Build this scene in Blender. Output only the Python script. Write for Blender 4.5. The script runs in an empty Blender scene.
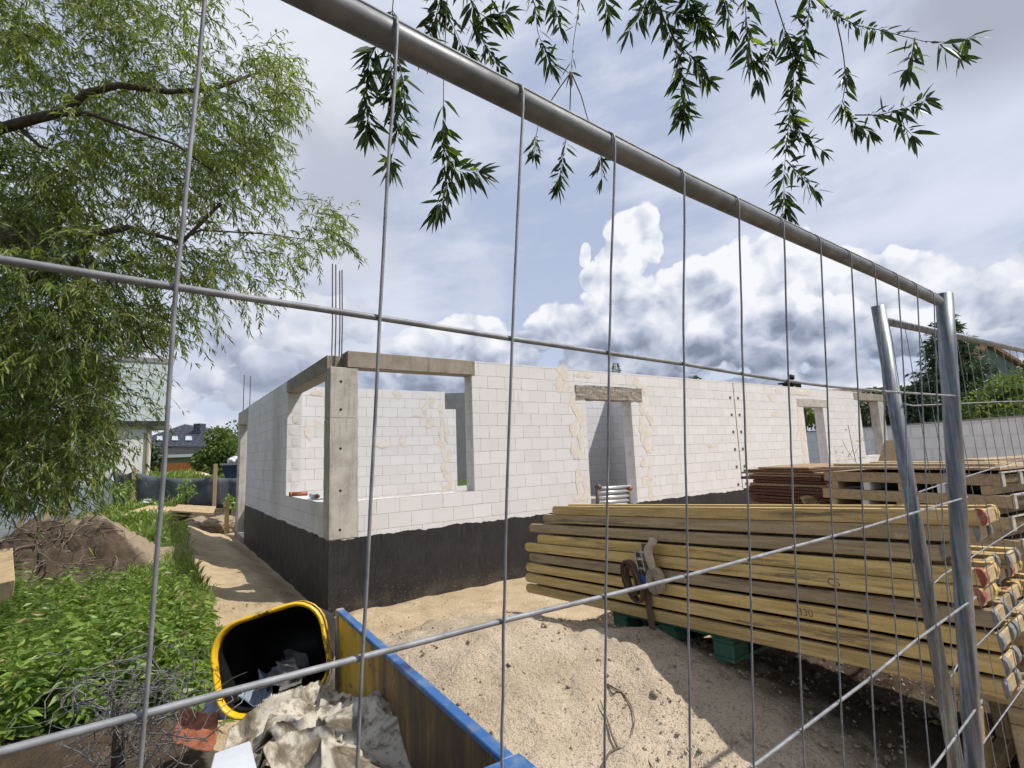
import bpy, bmesh, math, random
import numpy as np
from mathutils import Vector, Matrix, noise as mnoise
random.seed(7)
RNG = np.random.default_rng(11)
SC = bpy.context.scene
COL = SC.collection
rad = math.radians

# ------------------------------------------------------------------ camera
F, CX, CY = 514.0, 512.0, 384.0                       # focal length and centre in pixels of a 1024 wide picture
def cray(px, py): return np.array([(px-CX)/F, -(py-CY)/F, -1.0])
AX = cray(1261, 425); AX /= np.linalg.norm(AX)        # along the front wall of the house
AY = cray(154, 467); AY /= np.linalg.norm(AY)         # along its side wall
AZ = np.cross(AX, AY); AZ /= np.linalg.norm(AZ)
AY = np.cross(AZ, AX)
ROT = np.array([AX, AY, AZ])                          # camera axes -> world axes
EYE = np.array([0.0, 0.0, 1.95])
cam = bpy.data.cameras.new('camera'); co = bpy.data.objects.new('camera', cam); COL.objects.link(co)
M = Matrix.Identity(4)
for i in range(3):
    for j in range(3): M[i][j] = ROT[i][j]
    M[i][3] = EYE[i]
co.matrix_world = M
cam.sensor_width = 36.0; cam.sensor_fit = 'HORIZONTAL'; cam.lens = 36.0*F/1024.0
cam.clip_start = 0.02; cam.clip_end = 3000
SC.camera = co

# ------------------------------------------------------------------ node helpers
class G:
    def __init__(s, nt): s.nt = nt; s.n = nt.nodes; s.l = nt.links
    def new(s, t, **k):
        n = s.n.new(t)
        for a, b in k.items(): setattr(n, a, b)
        return n
    def put(s, sock, v):
        if v is None: return
        if isinstance(v, bpy.types.NodeSocket): s.l.new(v, sock)
        elif isinstance(v, (tuple, list)) and sock.type == 'RGBA' and len(v) == 3: sock.default_value = (*v, 1)
        else: sock.default_value = v
    def m(s, op, a, b=None, c=None, clamp=False):
        n = s.new('ShaderNodeMath', operation=op, use_clamp=clamp)
        s.put(n.inputs[0], a); s.put(n.inputs[1], b)
        if c is not None: s.put(n.inputs[2], c)
        return n.outputs[0]
    def vm(s, op, a, b=None, out=0):
        n = s.new('ShaderNodeVectorMath', operation=op)
        s.put(n.inputs[0], a)
        if b is not None: s.put(n.inputs[1] if op != 'SCALE' else n.inputs[3], b)
        return n.outputs[out]
    def mix(s, f, a, b, blend='MIX'):
        n = s.new('ShaderNodeMix', data_type='RGBA', blend_type=blend)
        s.put(n.inputs[0], f); s.put(n.inputs[6], a); s.put(n.inputs[7], b)
        return n.outputs[2]
    def ss(s, x, a, b, lo=0.0, hi=1.0):
        n = s.new('ShaderNodeMapRange', interpolation_type='SMOOTHSTEP')
        s.put(n.inputs[0], x); s.put(n.inputs[1], a); s.put(n.inputs[2], b); s.put(n.inputs[3], lo); s.put(n.inputs[4], hi)
        return n.outputs[0]
    def noise(s, v, scale, detail=4, rough=.55, dist=0.0, lac=2.0):
        n = s.new('ShaderNodeTexNoise')
        s.put(n.inputs['Vector'], v); s.put(n.inputs['Scale'], scale); s.put(n.inputs['Detail'], detail)
        s.put(n.inputs['Roughness'], rough); s.put(n.inputs['Distortion'], dist); s.put(n.inputs['Lacunarity'], lac)
        return n.outputs[0]
    def vor(s, v, scale, feature='F1', detail=0.0, smooth=1.0, out=0):
        n = s.new('ShaderNodeTexVoronoi', feature=feature)
        s.put(n.inputs['Vector'], v); s.put(n.inputs['Scale'], scale)
        if 'Detail' in n.inputs: s.put(n.inputs['Detail'], detail)
        if 'Smoothness' in n.inputs and feature == 'SMOOTH_F1': s.put(n.inputs['Smoothness'], smooth)
        return n.outputs[out]
    def xyz(s, v):
        n = s.new('ShaderNodeSeparateXYZ'); s.put(n.inputs[0], v); return n.outputs
    def comb(s, x, y, z=0.0):
        n = s.new('ShaderNodeCombineXYZ'); s.put(n.inputs[0], x); s.put(n.inputs[1], y); s.put(n.inputs[2], z); return n.outputs[0]
    def ramp(s, f, stops):
        n = s.new('ShaderNodeValToRGB'); s.put(n.inputs[0], f)
        e = n.color_ramp.elements
        while len(e) < len(stops): e.new(.5)
        for i, (p, c) in enumerate(stops): e[i].position = p; e[i].color = (*c, 1)
        return n.outputs[0]

# ------------------------------------------------------------------ sun and sky
SUN = Vector((.52, -.50, 1.0)).normalized()           # towards the sun
sun = bpy.data.lights.new('sun', 'SUN'); sun.energy = 3.9; sun.angle = rad(.5); sun.color = (1.0, .965, .915)
so = bpy.data.objects.new('sun', sun); COL.objects.link(so)
so.rotation_euler = (-SUN).to_track_quat('-Z', 'Y').to_euler(); so.location = (0, 0, 30)
W = bpy.data.worlds.new('World'); SC.world = W; W.use_nodes = True
W.cycles.sampling_method = 'MANUAL'; W.cycles.sample_map_resolution = 256
def build_sky():
    g = G(W.node_tree); g.n.clear()
    out = g.new('ShaderNodeOutputWorld'); bg = g.new('ShaderNodeBackground')
    g.l.new(bg.outputs[0], out.inputs[0]); bg.inputs[1].default_value = .1
    sky = g.new('ShaderNodeTexSky', sky_type='NISHITA'); sky.sun_disc = False
    sky.sun_elevation = math.asin(SUN.z); sky.sun_rotation = math.atan2(SUN.x, SUN.y)
    sky.air_density = 1.0; sky.dust_density = 1.5; sky.ozone_density = 1.6
    dirv = g.vm('NORMALIZE', g.new('ShaderNodeTexCoord').outputs['Generated'])
    fx, fy = .570, .821                               # compass heading the clouds were noted from
    ln = math.hypot(fx, fy); fx /= ln; fy /= ln
    df = g.vm('DOT_PRODUCT', dirv, (fx, fy, 0), 1); dr = g.vm('DOT_PRODUCT', dirv, (fy, -fx, 0), 1)
    az = g.m('ARCTAN2', dr, df)                       # radians, + to the right
    z = g.xyz(dirv)[2]
    el = g.m('ARCSINE', z)
    p = g.comb(az, g.m('MULTIPLY', el, 1.15), 0.0)
    def n2(v, scale, detail, rough=.55):
        o = g.noise(v, scale, detail, rough); o.node.noise_dimensions = '2D'; return o
    def billow(v):
        n = n2(v, 4.4, 7, .60)
        vo = g.vor(v, 13.0, 'SMOOTH_F1', 2.0, .35); vo.node.voronoi_dimensions = '2D'
        return g.m('ADD', n, g.m('MULTIPLY', g.m('SUBTRACT', .42, vo), .34))
    wn = g.new('ShaderNodeTexNoise', noise_dimensions='2D'); g.l.new(p, wn.inputs['Vector']); wn.inputs['Scale'].default_value = 11.0; wn.inputs['Detail'].default_value = 4.0
    pw = g.vm('ADD', p, g.vm('SCALE', g.vm('SUBTRACT', wn.outputs[1], (.5, .5, .5)), .045))
    D = billow(pw)
    D2 = billow(g.vm('ADD', pw, (.022, .034, 0)))
    env = g.ss(el, .16, .27, .30, -.50)
    low = n2(g.comb(az, g.m('MULTIPLY', el, 2.4), 3.0), 3.2, 3, .5)
    env = g.m('ADD', env, g.m('MULTIPLY', g.m('SUBTRACT', low, .5), .55))
    dark = None
    low2 = g.m('MULTIPLY', g.m('SUBTRACT', low, .5), .22)
    bases = g.m('MULTIPLY', g.ss(g.m('ADD', el, low2), .25, .15, 0.0, .40), g.ss(g.m('ADD', el, low2), .06, .12))
    soft = g.ss(az, -.05, -.35, 1, .55)                # thinner, paler cloud to the west
    relief = g.m('MULTIPLY', g.m('SUBTRACT', D, D2), 1.5)
    # low broken field behind
    dens = g.m('ADD', D, g.m('SUBTRACT', env, .02))
    alpha = g.ss(dens, .50, .60)
    shade = g.m('ADD', relief, g.m('SUBTRACT', .80, g.ss(dens, .54, .85, 0, .18)))
    # heaped puffs in front of one another: heading, height, half width, half height, brightness
    def sky_at(px, py):
        r = ROT @ cray(px, py); r = r/np.linalg.norm(r)
        return math.atan2(r[0]*fy-r[1]*fx, r[0]*fx+r[1]*fy), math.asin(r[2])
    fieldq = g.m('MULTIPLY', g.m('SUBTRACT', D, .42), 1.10)
    puffs = [(985, 305, 62, 34, .80), (905, 292, 46, 32, .86), (1060, 270, 60, 40, .84), (772, 282, 56, 42, .84), (735, 262, 20, 14, .9), (835, 290, 40, 34, .82), (632, 228, 25, 21, .94), (650, 243, 15, 20, .90), (622, 262, 24, 26, .86), (584, 256, 8, 13, .95), (592, 280, 16, 17, .86),
             (612, 300, 32, 30, .90), (690, 300, 34, 27, .86), (718, 288, 22, 19, .95), (560, 322, 30, 19, .92), (528, 342, 26, 15, .80), (600, 332, 40, 26, .80), (650, 325, 34, 24, .82), (740, 330, 38, 22, .84), (775, 318, 26, 18, .78), (700, 345, 40, 20, .72), (830, 335, 42, 24, .86), (880, 340, 34, 22, .92), (925, 335, 36, 22, .86), (990, 345, 44, 20, .78),
             (470, 338, 34, 20, .82), (425, 345, 32, 16, .80), (500, 360, 34, 15, .76), (345, 322, 34, 20, .78), (290, 318, 30, 26, .80), (240, 335, 36, 34, .76), (205, 380, 26, 17, .92), (270, 372, 32, 17, .74), (180, 400, 20, 15, .9), (100, 350, 60, 40, .76)]
    for (px, py, rx, ry, br) in puffs:
        a0, e0 = sky_at(px, py); big_ = 1.28 if rx > 28 else 1.12; ra = abs(sky_at(px+rx*big_, py)[0]-a0); re = abs(sky_at(px, py-ry*big_)[1]-e0)*1.15
        nv = g.vm('MULTIPLY', g.vm('SUBTRACT', pw, (a0, e0*1.15, 0)), (1/ra, 1/re, 0))
        q = g.m('SUBTRACT', g.vm('LENGTH', nv, out=1), fieldq)
        al = g.ss(q, 1.06, .93)
        sh = g.m('ADD', g.m('MULTIPLY', g.vm('DOT_PRODUCT', nv, (.035, .15, 0), 1), 1.0), g.m('ADD', relief, br-.04))
        shade = g.m('ADD', shade, g.m('MULTIPLY', al, g.m('SUBTRACT', sh, shade)))
        alpha = g.m('MAXIMUM', alpha, al)
    shade = g.m('SUBTRACT', shade, bases)
    shade = g.m('ADD', g.m('MULTIPLY', shade, soft), g.m('MULTIPLY', g.m('SUBTRACT', 1.0, soft), .62))
    cum = g.vm('SCALE', g.ramp(shade, [(.12, (.20, .235, .32)), (.40, (.38, .425, .535)), (.66, (.57, .605, .695)), (1.0, (.80, .81, .85))]), 10.0)
    # high veil over the blue
    hv = g.comb(g.m('ADD', az, g.m('MULTIPLY', el, .5)), g.m('SUBTRACT', g.m('MULTIPLY', el, 3.4), g.m('MULTIPLY', az, .5)), 0)
    v1 = n2(hv, 2.1, 6, .60)
    v2 = n2(g.comb(az, g.m('MULTIPLY', el, 1.4), 0), 2.6, 5, .55)
    base = g.mix(.82, sky.outputs[0], (4.35, 4.95, 6.5))
    base = g.mix(g.ss(el, .45, .05, 0, .55), base, (5.2, 5.8, 7.4))
    veil = g.mix(g.ss(v1, .38, .72, 0.0, .75), base, (6.5, 6.85, 7.8))
    veil = g.mix(g.ss(v2, .42, .70, 0.0, .6), veil, (6.4, 6.75, 7.6))
    for (a0, e0, ra, re, amp, c) in [(.84, .54, .20, .14, 1.0, (3.6, 3.9, 4.7)), (-.34, .52, .15, .20, .9, (4.4, 4.7, 5.5)), (-.42, .70, .22, .12, .7, (7.6, 7.8, 8.4)), (-.36, .39, .16, .06, .5, (6.6, 6.9, 7.7)),
                                     (.50, .47, .20, .035, .65, (7.6, 7.9, 8.7)), (.80, .43, .16, .08, .5, (6.6, 7.0, 8.0)), (.78, .34, .2, .05, .5, (6.6, 6.9, 7.9))]:
        q = g.vm('LENGTH', g.comb(g.m('DIVIDE', g.m('SUBTRACT', az, a0), ra), g.m('DIVIDE', g.m('SUBTRACT', el, e0), re)), out=1)
        q = g.m('ADD', q, g.m('MULTIPLY', g.m('SUBTRACT', v2, .5), 2.2))
        veil = g.mix(g.ss(q, .2, 1.25, amp, 0.0), veil, c)
    col = g.mix(alpha, veil, cum)
    blue = g.vm('SCALE', sky.outputs[0], .72)          # unseen sky overhead and behind, toned down to weaken its fill light
    clear = g.m('MAXIMUM', g.ss(el, .86, 1.15), g.ss(g.m('ABSOLUTE', az), 1.0, 1.7))
    col = g.mix(g.m('MULTIPLY', clear, .22), col, blue)
    g.l.new(col, bg.inputs[0])
build_sky()
VS = SC.view_settings
VS.view_transform = 'Standard'; VS.look = 'None'; VS.gamma = 1.0; VS.exposure = .22; VS.use_curve_mapping = False

# ------------------------------------------------------------------ measuring helpers (a sight line meets a real plane)
def ray(px, py): return ROT @ cray(px, py)
def at_z(px, py, z): r = ray(px, py); return EYE+r*((z-EYE[2])/r[2])
def at_x(px, py, x): r = ray(px, py); return EYE+r*(x/r[0])
def at_y(px, py, y): r = ray(px, py); return EYE+r*(y/r[1])
def at_d(px, py, d): return EYE+ray(px, py)*d
def sstep(a, b, x):
    t = np.clip((x-a)/(b-a), 0, 1); return t*t*(3-2*t)

FY, LX, TW = 6.955, 1.88, .24                        # house: front face, side face, wall thickness
# ------------------------------------------------------------------ materials
MATS = {}
def mat(name, fn=None, rough=.8, metal=0.0, col=(.5, .5, .5), spec=.3):
    if name in MATS: return MATS[name]
    m = bpy.data.materials.new(name); m.use_nodes = True; g = G(m.node_tree)
    b = g.n['Principled BSDF']
    b.inputs['Base Color'].default_value = (*col, 1); b.inputs['Roughness'].default_value = rough
    b.inputs['Metallic'].default_value = metal; b.inputs['Specular IOR Level'].default_value = spec
    if fn: fn(g, b)
    MATS[name] = m
    return m
def bump(g, b, h, strength=.5, dist=.01):
    n = g.new('ShaderNodeBump'); n.inputs['Strength'].default_value = strength; n.inputs['Distance'].default_value = dist
    g.l.new(h, n.inputs['Height']); g.l.new(n.outputs[0], b.inputs['Normal'])
def pos(g): return g.new('ShaderNodeNewGeometry').outputs['Position']
def objc(g): return g.new('ShaderNodeTexCoord').outputs['Object']
def rnd(g): return g.new('ShaderNodeObjectInfo').outputs['Random']
def wall_uv(g):
    ge = g.new('ShaderNodeNewGeometry'); x, y, z = g.xyz(ge.outputs['Position']); nx, ny, nz = g.xyz(ge.outputs['True Normal'])
    side = g.m('GREATER_THAN', g.m('ABSOLUTE', nx), .6)
    u = g.m('ADD', g.m('MULTIPLY', y, side), g.m('MULTIPLY', x, g.m('SUBTRACT', 1.0, side)))
    return u, z, ge.outputs['Position']
def f_block(g, b):
    u, z, p = wall_uv(g)
    wob = g.noise(p, 6, 2)
    br = g.new('ShaderNodeTexBrick'); br.offset = .5
    v = g.comb(g.m('ADD', u, g.m('MULTIPLY', wob, .006)), g.m('ADD', g.m('SUBTRACT', z, .4), g.m('MULTIPLY', wob, .006)))
    g.l.new(v, br.inputs['Vector'])
    br.inputs['Scale'].default_value = 1.0; br.inputs['Brick Width'].default_value = .335; br.inputs['Row Height'].default_value = .2
    br.inputs['Mortar Size'].default_value = .0035; br.inputs['Mortar Smooth'].default_value = .3; br.inputs['Bias'].default_value = 0
    br.inputs['Color1'].default_value = (.69, .67, .665, 1); br.inputs['Color2'].default_value = (.635, .615, .61, 1)
    br.inputs['Mortar'].default_value = (.44, .40, .36, 1)
    n = g.noise(p, 3.0, 6, .6); n2 = g.noise(p, 55, 3, .6)
    c = g.mix(g.ss(n, .42, .75, 0, .35), br.outputs[0], (.62, .58, .53))
    c = g.mix(g.ss(n2, .60, .75, 0, .35), c, (.60, .57, .54))
    b2 = g.new('ShaderNodeTexBrick'); b2.offset = .5; g.l.new(v, b2.inputs['Vector'])
    for k_, v_ in (('Scale', 1.0), ('Brick Width', .335), ('Row Height', .2), ('Mortar Size', .016), ('Mortar Smooth', .9), ('Bias', 0)): b2.inputs[k_].default_value = v_
    chip = g.m('MULTIPLY', b2.outputs[1], g.ss(g.noise(p, 17, 4, .65), .55, .66))
    c = g.mix(g.m('MULTIPLY', chip, .7), c, (.43, .39, .345))
    st = g.noise(g.comb(g.m('MULTIPLY', u, 5.0), g.m('MULTIPLY', z, .5), 2.0), 2.0, 4, .6)
    c = g.mix(g.ss(st, .58, .76, 0, .35), c, (.50, .45, .38))
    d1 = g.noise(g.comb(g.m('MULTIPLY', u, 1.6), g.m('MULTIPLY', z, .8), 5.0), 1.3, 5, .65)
    x_ = g.xyz(p)[0]; stain_shade = g.m('LESS_THAN', x_, LX+.03)      # olive-brown stains on the side wall, with some of its shade painted in
    c = g.mix(g.m('MULTIPLY', stain_shade, g.m('ADD', g.ss(d1, .48, .72, .0, .45), g.m('MULTIPLY', g.ss(g.m('ABSOLUTE', g.m('SUBTRACT', u, 10.6)), .7, .1), .40))), c, (.40, .375, .31))
    g.l.new(c, b.inputs['Base Color'])
    h = g.m('SUBTRACT', g.m('SUBTRACT', g.m('MULTIPLY', n2, .25), br.outputs[1]), chip)
    bump(g, b, h, .7, .006)
def f_patch(g, b):
    n = g.noise(pos(g), 14, 5, .6)
    g.l.new(g.ramp(n, [(.3, (.60, .54, .46)), (.55, (.66, .605, .525)), (.75, (.72, .685, .63))]), b.inputs['Base Color']); bump(g, b, n, .5, .006)
def f_concrete(g, b):
    p = pos(g); x, y, z = g.xyz(p)
    n = g.noise(p, 5, 8, .65); n2 = g.noise(p, 60, 4, .6); s = g.noise(g.comb(g.m('MULTIPLY', x, 9), g.m('MULTIPLY', y, 9), g.m('MULTIPLY', z, .9)), 1.6, 4, .6)
    c = g.ramp(n, [(.25, (.28, .255, .22)), (.5, (.43, .40, .355)), (.75, (.54, .505, .455))])
    c = g.mix(g.ss(s, .5, .72, 0, .5), c, (.22, .19, .15))
    pit = g.vor(p, 26, 'F1')
    hole = g.m('MULTIPLY', g.ss(pit, .10, .17, 1, 0), g.ss(g.noise(p, 7, 2), .50, .58))
    c = g.mix(g.m('MULTIPLY', hole, .7), c, (.08, .07, .06))
    g.l.new(c, b.inputs['Base Color'])
    bump(g, b, g.m('SUBTRACT', g.m('ADD', n, g.m('MULTIPLY', n2, .5)), hole), .6, .012)
def f_roughcon(g, b):
    n = g.noise(pos(g), 16, 8, .7)
    g.l.new(g.ramp(n, [(.3, (.16, .14, .11)), (.55, (.34, .30, .25)), (.75, (.46, .42, .36))]), b.inputs['Base Color']); bump(g, b, n, 1.0, .04)
def f_bitumen(g, b):
    p = pos(g); n = g.noise(p, 3.5, 7, .65); n2 = g.noise(p, 70, 4, .6); x, y, z = g.xyz(p)
    c = g.ramp(n, [(.3, (.014, .0125, .0135)), (.6, (.025, .0225, .0235)), (.8, (.046, .041, .040))])
    br = g.noise(g.comb(g.m('MULTIPLY', g.m('ADD', x, y), 16.0), g.m('MULTIPLY', z, 2.2), 1.0), 2.4, 5, .65); c = g.mix(g.ss(br, .48, .74, 0, .4), c, (.055, .051, .051))
    spl = g.noise(p, 38, 3, .7); c = g.mix(g.m('MULTIPLY', g.ss(spl, .60, .66, 0, .8), g.ss(z, .55, .02)), c, (.22, .175, .12))
    low = g.m('MULTIPLY', g.ss(z, .06, .22, 1, 0), g.ss(n, .35, .6))
    c = g.mix(g.m('MULTIPLY', low, .30), c, (.14, .11, .075))
    g.l.new(c, b.inputs['Base Color']); g.l.new(g.ss(br, .35, .65, .42, .72), b.inputs['Roughness'])
    bump(g, b, g.m('ADD', g.m('ADD', n2, n), g.m('MULTIPLY', br, .7)), .6, .009)
def f_wood(c0, c1, c2, along=1, stain=.6, sc=1.0):
    def fn(g, b):
        oc = objc(g); x, y, z = g.xyz(oc); r = rnd(g)
        st = [8*sc, 8*sc, 8*sc]; st[along] = .55*sc
        v = g.vm('ADD', g.vm('MULTIPLY', oc, tuple(st)), g.comb(g.m('MULTIPLY', r, 37.0), g.m('MULTIPLY', r, 91.0), r))
        n = g.noise(v, 5.5, 7, .62, .4); n2 = g.noise(v, 2.0, 4, .55)
        d = g.noise(g.vm('ADD', g.vm('MULTIPLY', v, (.6, .6, .6)), g.comb(r, g.m('MULTIPLY', r, 31.0), 0)), 3.4, 7, .75)
        c = g.ramp(n, [(.25, c0), (.5, c1), (.72, c2)])
        c = g.mix(g.ss(n2, .5, .75, 0, .5), c, tuple(.62*k for k in c1))
        c = g.mix(g.ss(d, .53, .66, 0, stain), c, (.13, .105, .075))
        fl = g.noise(g.vm('MULTIPLY', oc, (1, 1, 1)), 70, 3, .7); c = g.mix(g.ss(fl, .58, .70, 0, .55), c, (.12, .085, .05))
        knots = g.vor(g.vm('MULTIPLY', v, (.5, .5, .5)), 4.0)
        c = g.mix(g.ss(knots, .05, .11, .6, 0), c, (.09, .06, .035))
        sp = g.noise(g.vm('ADD', oc, g.comb(g.m('MULTIPLY', r, 13.0), r, 0)), 11, 5, .7); c = g.mix(g.ss(sp, .63, .69, 0, .6), c, (.50, .46, .40))
        c = g.mix(1.0, c, g.ramp(r, [(0, (.68, .64, .56)), (.3, (.90, .86, .78)), (.6, (1.05, 1.0, .82)), (1, (.78, .73, .70))]), 'MULTIPLY')
        g.l.new(c, b.inputs['Base Color']); bump(g, b, n, .35, .004)
    return fn
def f_galv(g, b):
    p = pos(g); n = g.noise(g.vm('MULTIPLY', p, (1, 1, .035)), 85, 4, .6); v = g.vor(p, 70, out=1)
    c = g.ramp(n, [(.34, (.10, .112, .128)), (.5, (.20, .215, .235)), (.66, (.36, .38, .40))])  # lengthwise streaks put the tube's light and dark reflections into its colour
    c = g.mix(.18, c, v, 'MULTIPLY')
    c = g.mix(g.ss(g.noise(p, 8, 5, .65), .56, .7, 0, .55), c, (.17, .15, .13))
    g.l.new(c, b.inputs['Base Color']); b.inputs['Metallic'].default_value = .7
    g.l.new(g.ss(n, .3, .7, .42, .58), b.inputs['Roughness']); bump(g, b, n, .15, .002)
def f_wire(g, b):
    n = g.noise(pos(g), 40, 4, .6)
    g.l.new(g.ramp(n, [(.3, (.16, .165, .175)), (.7, (.33, .335, .34))]), b.inputs['Base Color'])
    b.inputs['Metallic'].default_value = .4; b.inputs['Roughness'].default_value = .62
def sand_col(g, p):
    n = g.noise(p, 2.2, 6, .6); f1 = g.noise(p, 95, 3, .7); f2 = g.vor(p, 85); f3 = g.noise(p, 22, 5, .65)
    c = g.ramp(n, [(.3, (.45, .34, .20)), (.55, (.585, .455, .29)), (.75, (.66, .53, .36))])
    c = g.mix(g.ss(f1, .50, .70, 0, .75), c, (.22, .16, .10))
    c = g.mix(g.ss(f3, .55, .75, 0, .45), c, (.29, .225, .155))
    c = g.mix(g.ss(g.noise(p, 60, 2, .6), .60, .68, 0, .55), c, (.20, .14, .085))
    c = g.mix(g.ss(f2, .25, .05, 0, .5), c, (.80, .68, .52))
    return c, g.m('ADD', g.m('MULTIPLY', f1, .5), g.m('ADD', f3, g.m('MULTIPLY', n, .5)))
def soil_col(g, p):
    n = g.noise(p, 3.0, 8, .68); f = g.noise(p, 45, 4, .7)
    c = g.ramp(n, [(.3, (.040, .027, .018)), (.5, (.085, .061, .041)), (.72, (.17, .13, .09))])
    c = g.mix(g.ss(f, .5, .7, 0, .5), c, (.07, .05, .032))
    return c, g.m('ADD', n, g.m('MULTIPLY', f, .6))
def f_ground(g, b):
    p = pos(g)
    at = g.new('ShaderNodeAttribute', attribute_name='kind'); r, gr, bl = g.new('ShaderNodeSeparateColor').outputs
    sep = r.node; g.l.new(at.outputs['Color'], sep.inputs[0])
    w = g.m('MULTIPLY', g.m('SUBTRACT', g.noise(p, 7, 5, .6), .5), .5)
    s, sh = sand_col(g, p); e, eh = soil_col(g, p)
    gn = g.noise(p, 12, 6, .65)
    gc = g.ramp(gn, [(.3, (.035, .055, .014)), (.55, (.07, .115, .028)), (.75, (.13, .16, .055))])
    c = g.mix(g.ss(g.m('ADD', r, w), .4, .6), e, s)
    c = g.mix(g.ss(g.m('ADD', gr, w), .4, .6), c, gc)
    g.l.new(c, b.inputs['Base Color']); b.inputs['Roughness'].default_value = .95; b.inputs['Specular IOR Level'].default_value = .1
    bump(g, b, g.m('ADD', sh, eh), .8, .03)
def f_sand(g, b):
    c, h = sand_col(g, pos(g)); g.l.new(c, b.inputs['Base Color']); b.inputs['Roughness'].default_value = .95
    b.inputs['Specular IOR Level'].default_value = .1; bump(g, b, h, .9, .02)
def f_heap(g, b):
    p = pos(g); c, h = sand_col(g, p); e, eh = soil_col(g, p)
    at = g.new('ShaderNodeAttribute', attribute_name='kind'); sep = g.new('ShaderNodeSeparateColor'); g.l.new(at.outputs['Color'], sep.inputs[0])
    w = g.m('MULTIPLY', g.m('SUBTRACT', g.noise(p, 6, 5, .6), .5), .6)
    c = g.mix(1.0, c, (.93, .97, 1.09), 'MULTIPLY')
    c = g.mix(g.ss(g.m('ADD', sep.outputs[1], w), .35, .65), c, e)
    g.l.new(c, b.inputs['Base Color']); b.inputs['Roughness'].default_value = .95; b.inputs['Specular IOR Level'].default_value = .1
    bump(g, b, h, 1.0, .022)
def f_soil(g, b):
    p = pos(g); c, h = soil_col(g, p); n = g.noise(p, 1.3, 4)
    x, y, z = g.xyz(p); c = g.mix(g.ss(g.m('ADD', g.m('ADD', n, g.m('MULTIPLY', g.m('SUBTRACT', y, 11.6), .28)), g.m('MULTIPLY', g.m('ADD', x, .60), .50)), .36, .62, 0, .9), c, (.36, .285, .195))
    g.l.new(c, b.inputs['Base Color']); b.inputs['Roughness'].default_value = .95; bump(g, b, h, 1.0, .04)
def leafmat(name, c0, c1, trans=.35, back=(.16, .2, .1)):
    if name in MATS: return MATS[name]
    m = bpy.data.materials.new(name); m.use_nodes = True; g = G(m.node_tree); b = g.n['Principled BSDF']
    n = g.noise(pos(g), 9.0, 3, .6)
    isl = g.new('ShaderNodeNewGeometry')
    k = g.m('ADD', g.m('MULTIPLY', n, .6), g.m('MULTIPLY', isl.outputs['Random Per Island'], .5))
    c = g.ramp(k, [(.25, c0), (.8, c1)])
    g.l.new(c, b.inputs['Base Color']); b.inputs['Roughness'].default_value = .42; b.inputs['Specular IOR Level'].default_value = .45
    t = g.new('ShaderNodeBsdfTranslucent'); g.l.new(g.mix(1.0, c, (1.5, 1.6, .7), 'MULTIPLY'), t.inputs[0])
    mx = g.new('ShaderNodeMixShader'); mx.inputs[0].default_value = trans
    g.l.new(b.outputs[0], mx.inputs[1]); g.l.new(t.outputs[0], mx.inputs[2]); g.l.new(mx.outputs[0], g.n['Material Output'].inputs[0])
    MATS[name] = m; return m
def f_paint(base, wear, rust=(.16, .09, .05), sc=9.0, lo=.55, hi=.68, amt=.9):
    def fn(g, b):
        p = objc(g); n = g.noise(p, sc, 7, .68); n2 = g.noise(p, 2.5*sc, 5, .65)
        c = g.mix(g.ss(n, lo, hi, 0, amt), base, wear); c = g.mix(g.ss(n2, .60, .70, 0, .8), c, rust)
        g.l.new(c, b.inputs['Base Color']); bump(g, b, n2, .2, .004)
    return fn
def f_tarp(g, b):
    p = pos(g); n = g.noise(p, 7, 7, .65, .6); n2 = g.noise(p, 30, 5, .65)
    c = g.ramp(n, [(.34, (.07, .055, .035)), (.44, (.25, .215, .155)), (.53, (.58, .545, .475)), (.8, (.74, .715, .66))])
    c = g.mix(g.ss(n2, .52, .66, 0, .75), c, (.13, .10, .065)); c = g.mix(1.0, c, (.80, .765, .70), 'MULTIPLY')
    g.l.new(c, b.inputs['Base Color']); b.inputs['Roughness'].default_value = .55; bump(g, b, g.m('ADD', n, n2), .5, .01)
def f_siding(g, b):
    x, y, z = g.xyz(pos(g)); s = g.m('FRACT', g.m('MULTIPLY', z, 4.5))
    c = g.mix(g.ss(s, .0, .12, .55, 0), (.60, .66, .65), (.30, .34, .34))
    g.l.new(c, b.inputs['Base Color']); bump(g, b, s, .6, .03)
def f_tiles(c0, c1, k=3.3, mo=.45):
    def fn(g, b):
        ge = g.new('ShaderNodeNewGeometry'); x, y, z = g.xyz(ge.outputs['Position'])
        br = g.new('ShaderNodeTexBrick'); g.l.new(g.comb(g.m('ADD', x, g.m('MULTIPLY', y, .3)), g.m('MULTIPLY', z, 1.6)), br.inputs['Vector'])
        br.inputs['Scale'].default_value = k; br.inputs['Brick Width'].default_value = 1.0; br.inputs['Row Height'].default_value = 1.0
        br.inputs['Mortar Size'].default_value = .10; br.inputs['Color1'].default_value = (*c0, 1); br.inputs['Color2'].default_value = (*c1, 1)
        br.inputs['Mortar'].default_value = (*[v*mo for v in c0], 1)
        g.l.new(br.outputs[0], b.inputs['Base Color']); bump(g, b, br.outputs[1], -.5, .03)
    return fn
def f_noisy(c0, c1, sc=8, bs=.3, bd=.01):
    def fn(g, b):
        n = g.noise(pos(g), sc, 6, .62)
        g.l.new(g.ramp(n, [(.3, c0), (.7, c1)]), b.inputs['Base Color']); bump(g, b, n, bs, bd)
    return fn
mBlock = mat('block', f_block, .85); mPatch = mat('adhesive_patch', f_patch, .9); mCon = mat('concrete', f_concrete, .85)
def f_lintel(g, b):
    f_concrete(g, b); l = b.inputs['Base Color'].links[0].from_socket; g.l.new(g.mix(1.0, l, (.66, .62, .56), 'MULTIPLY'), b.inputs['Base Color'])
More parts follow.
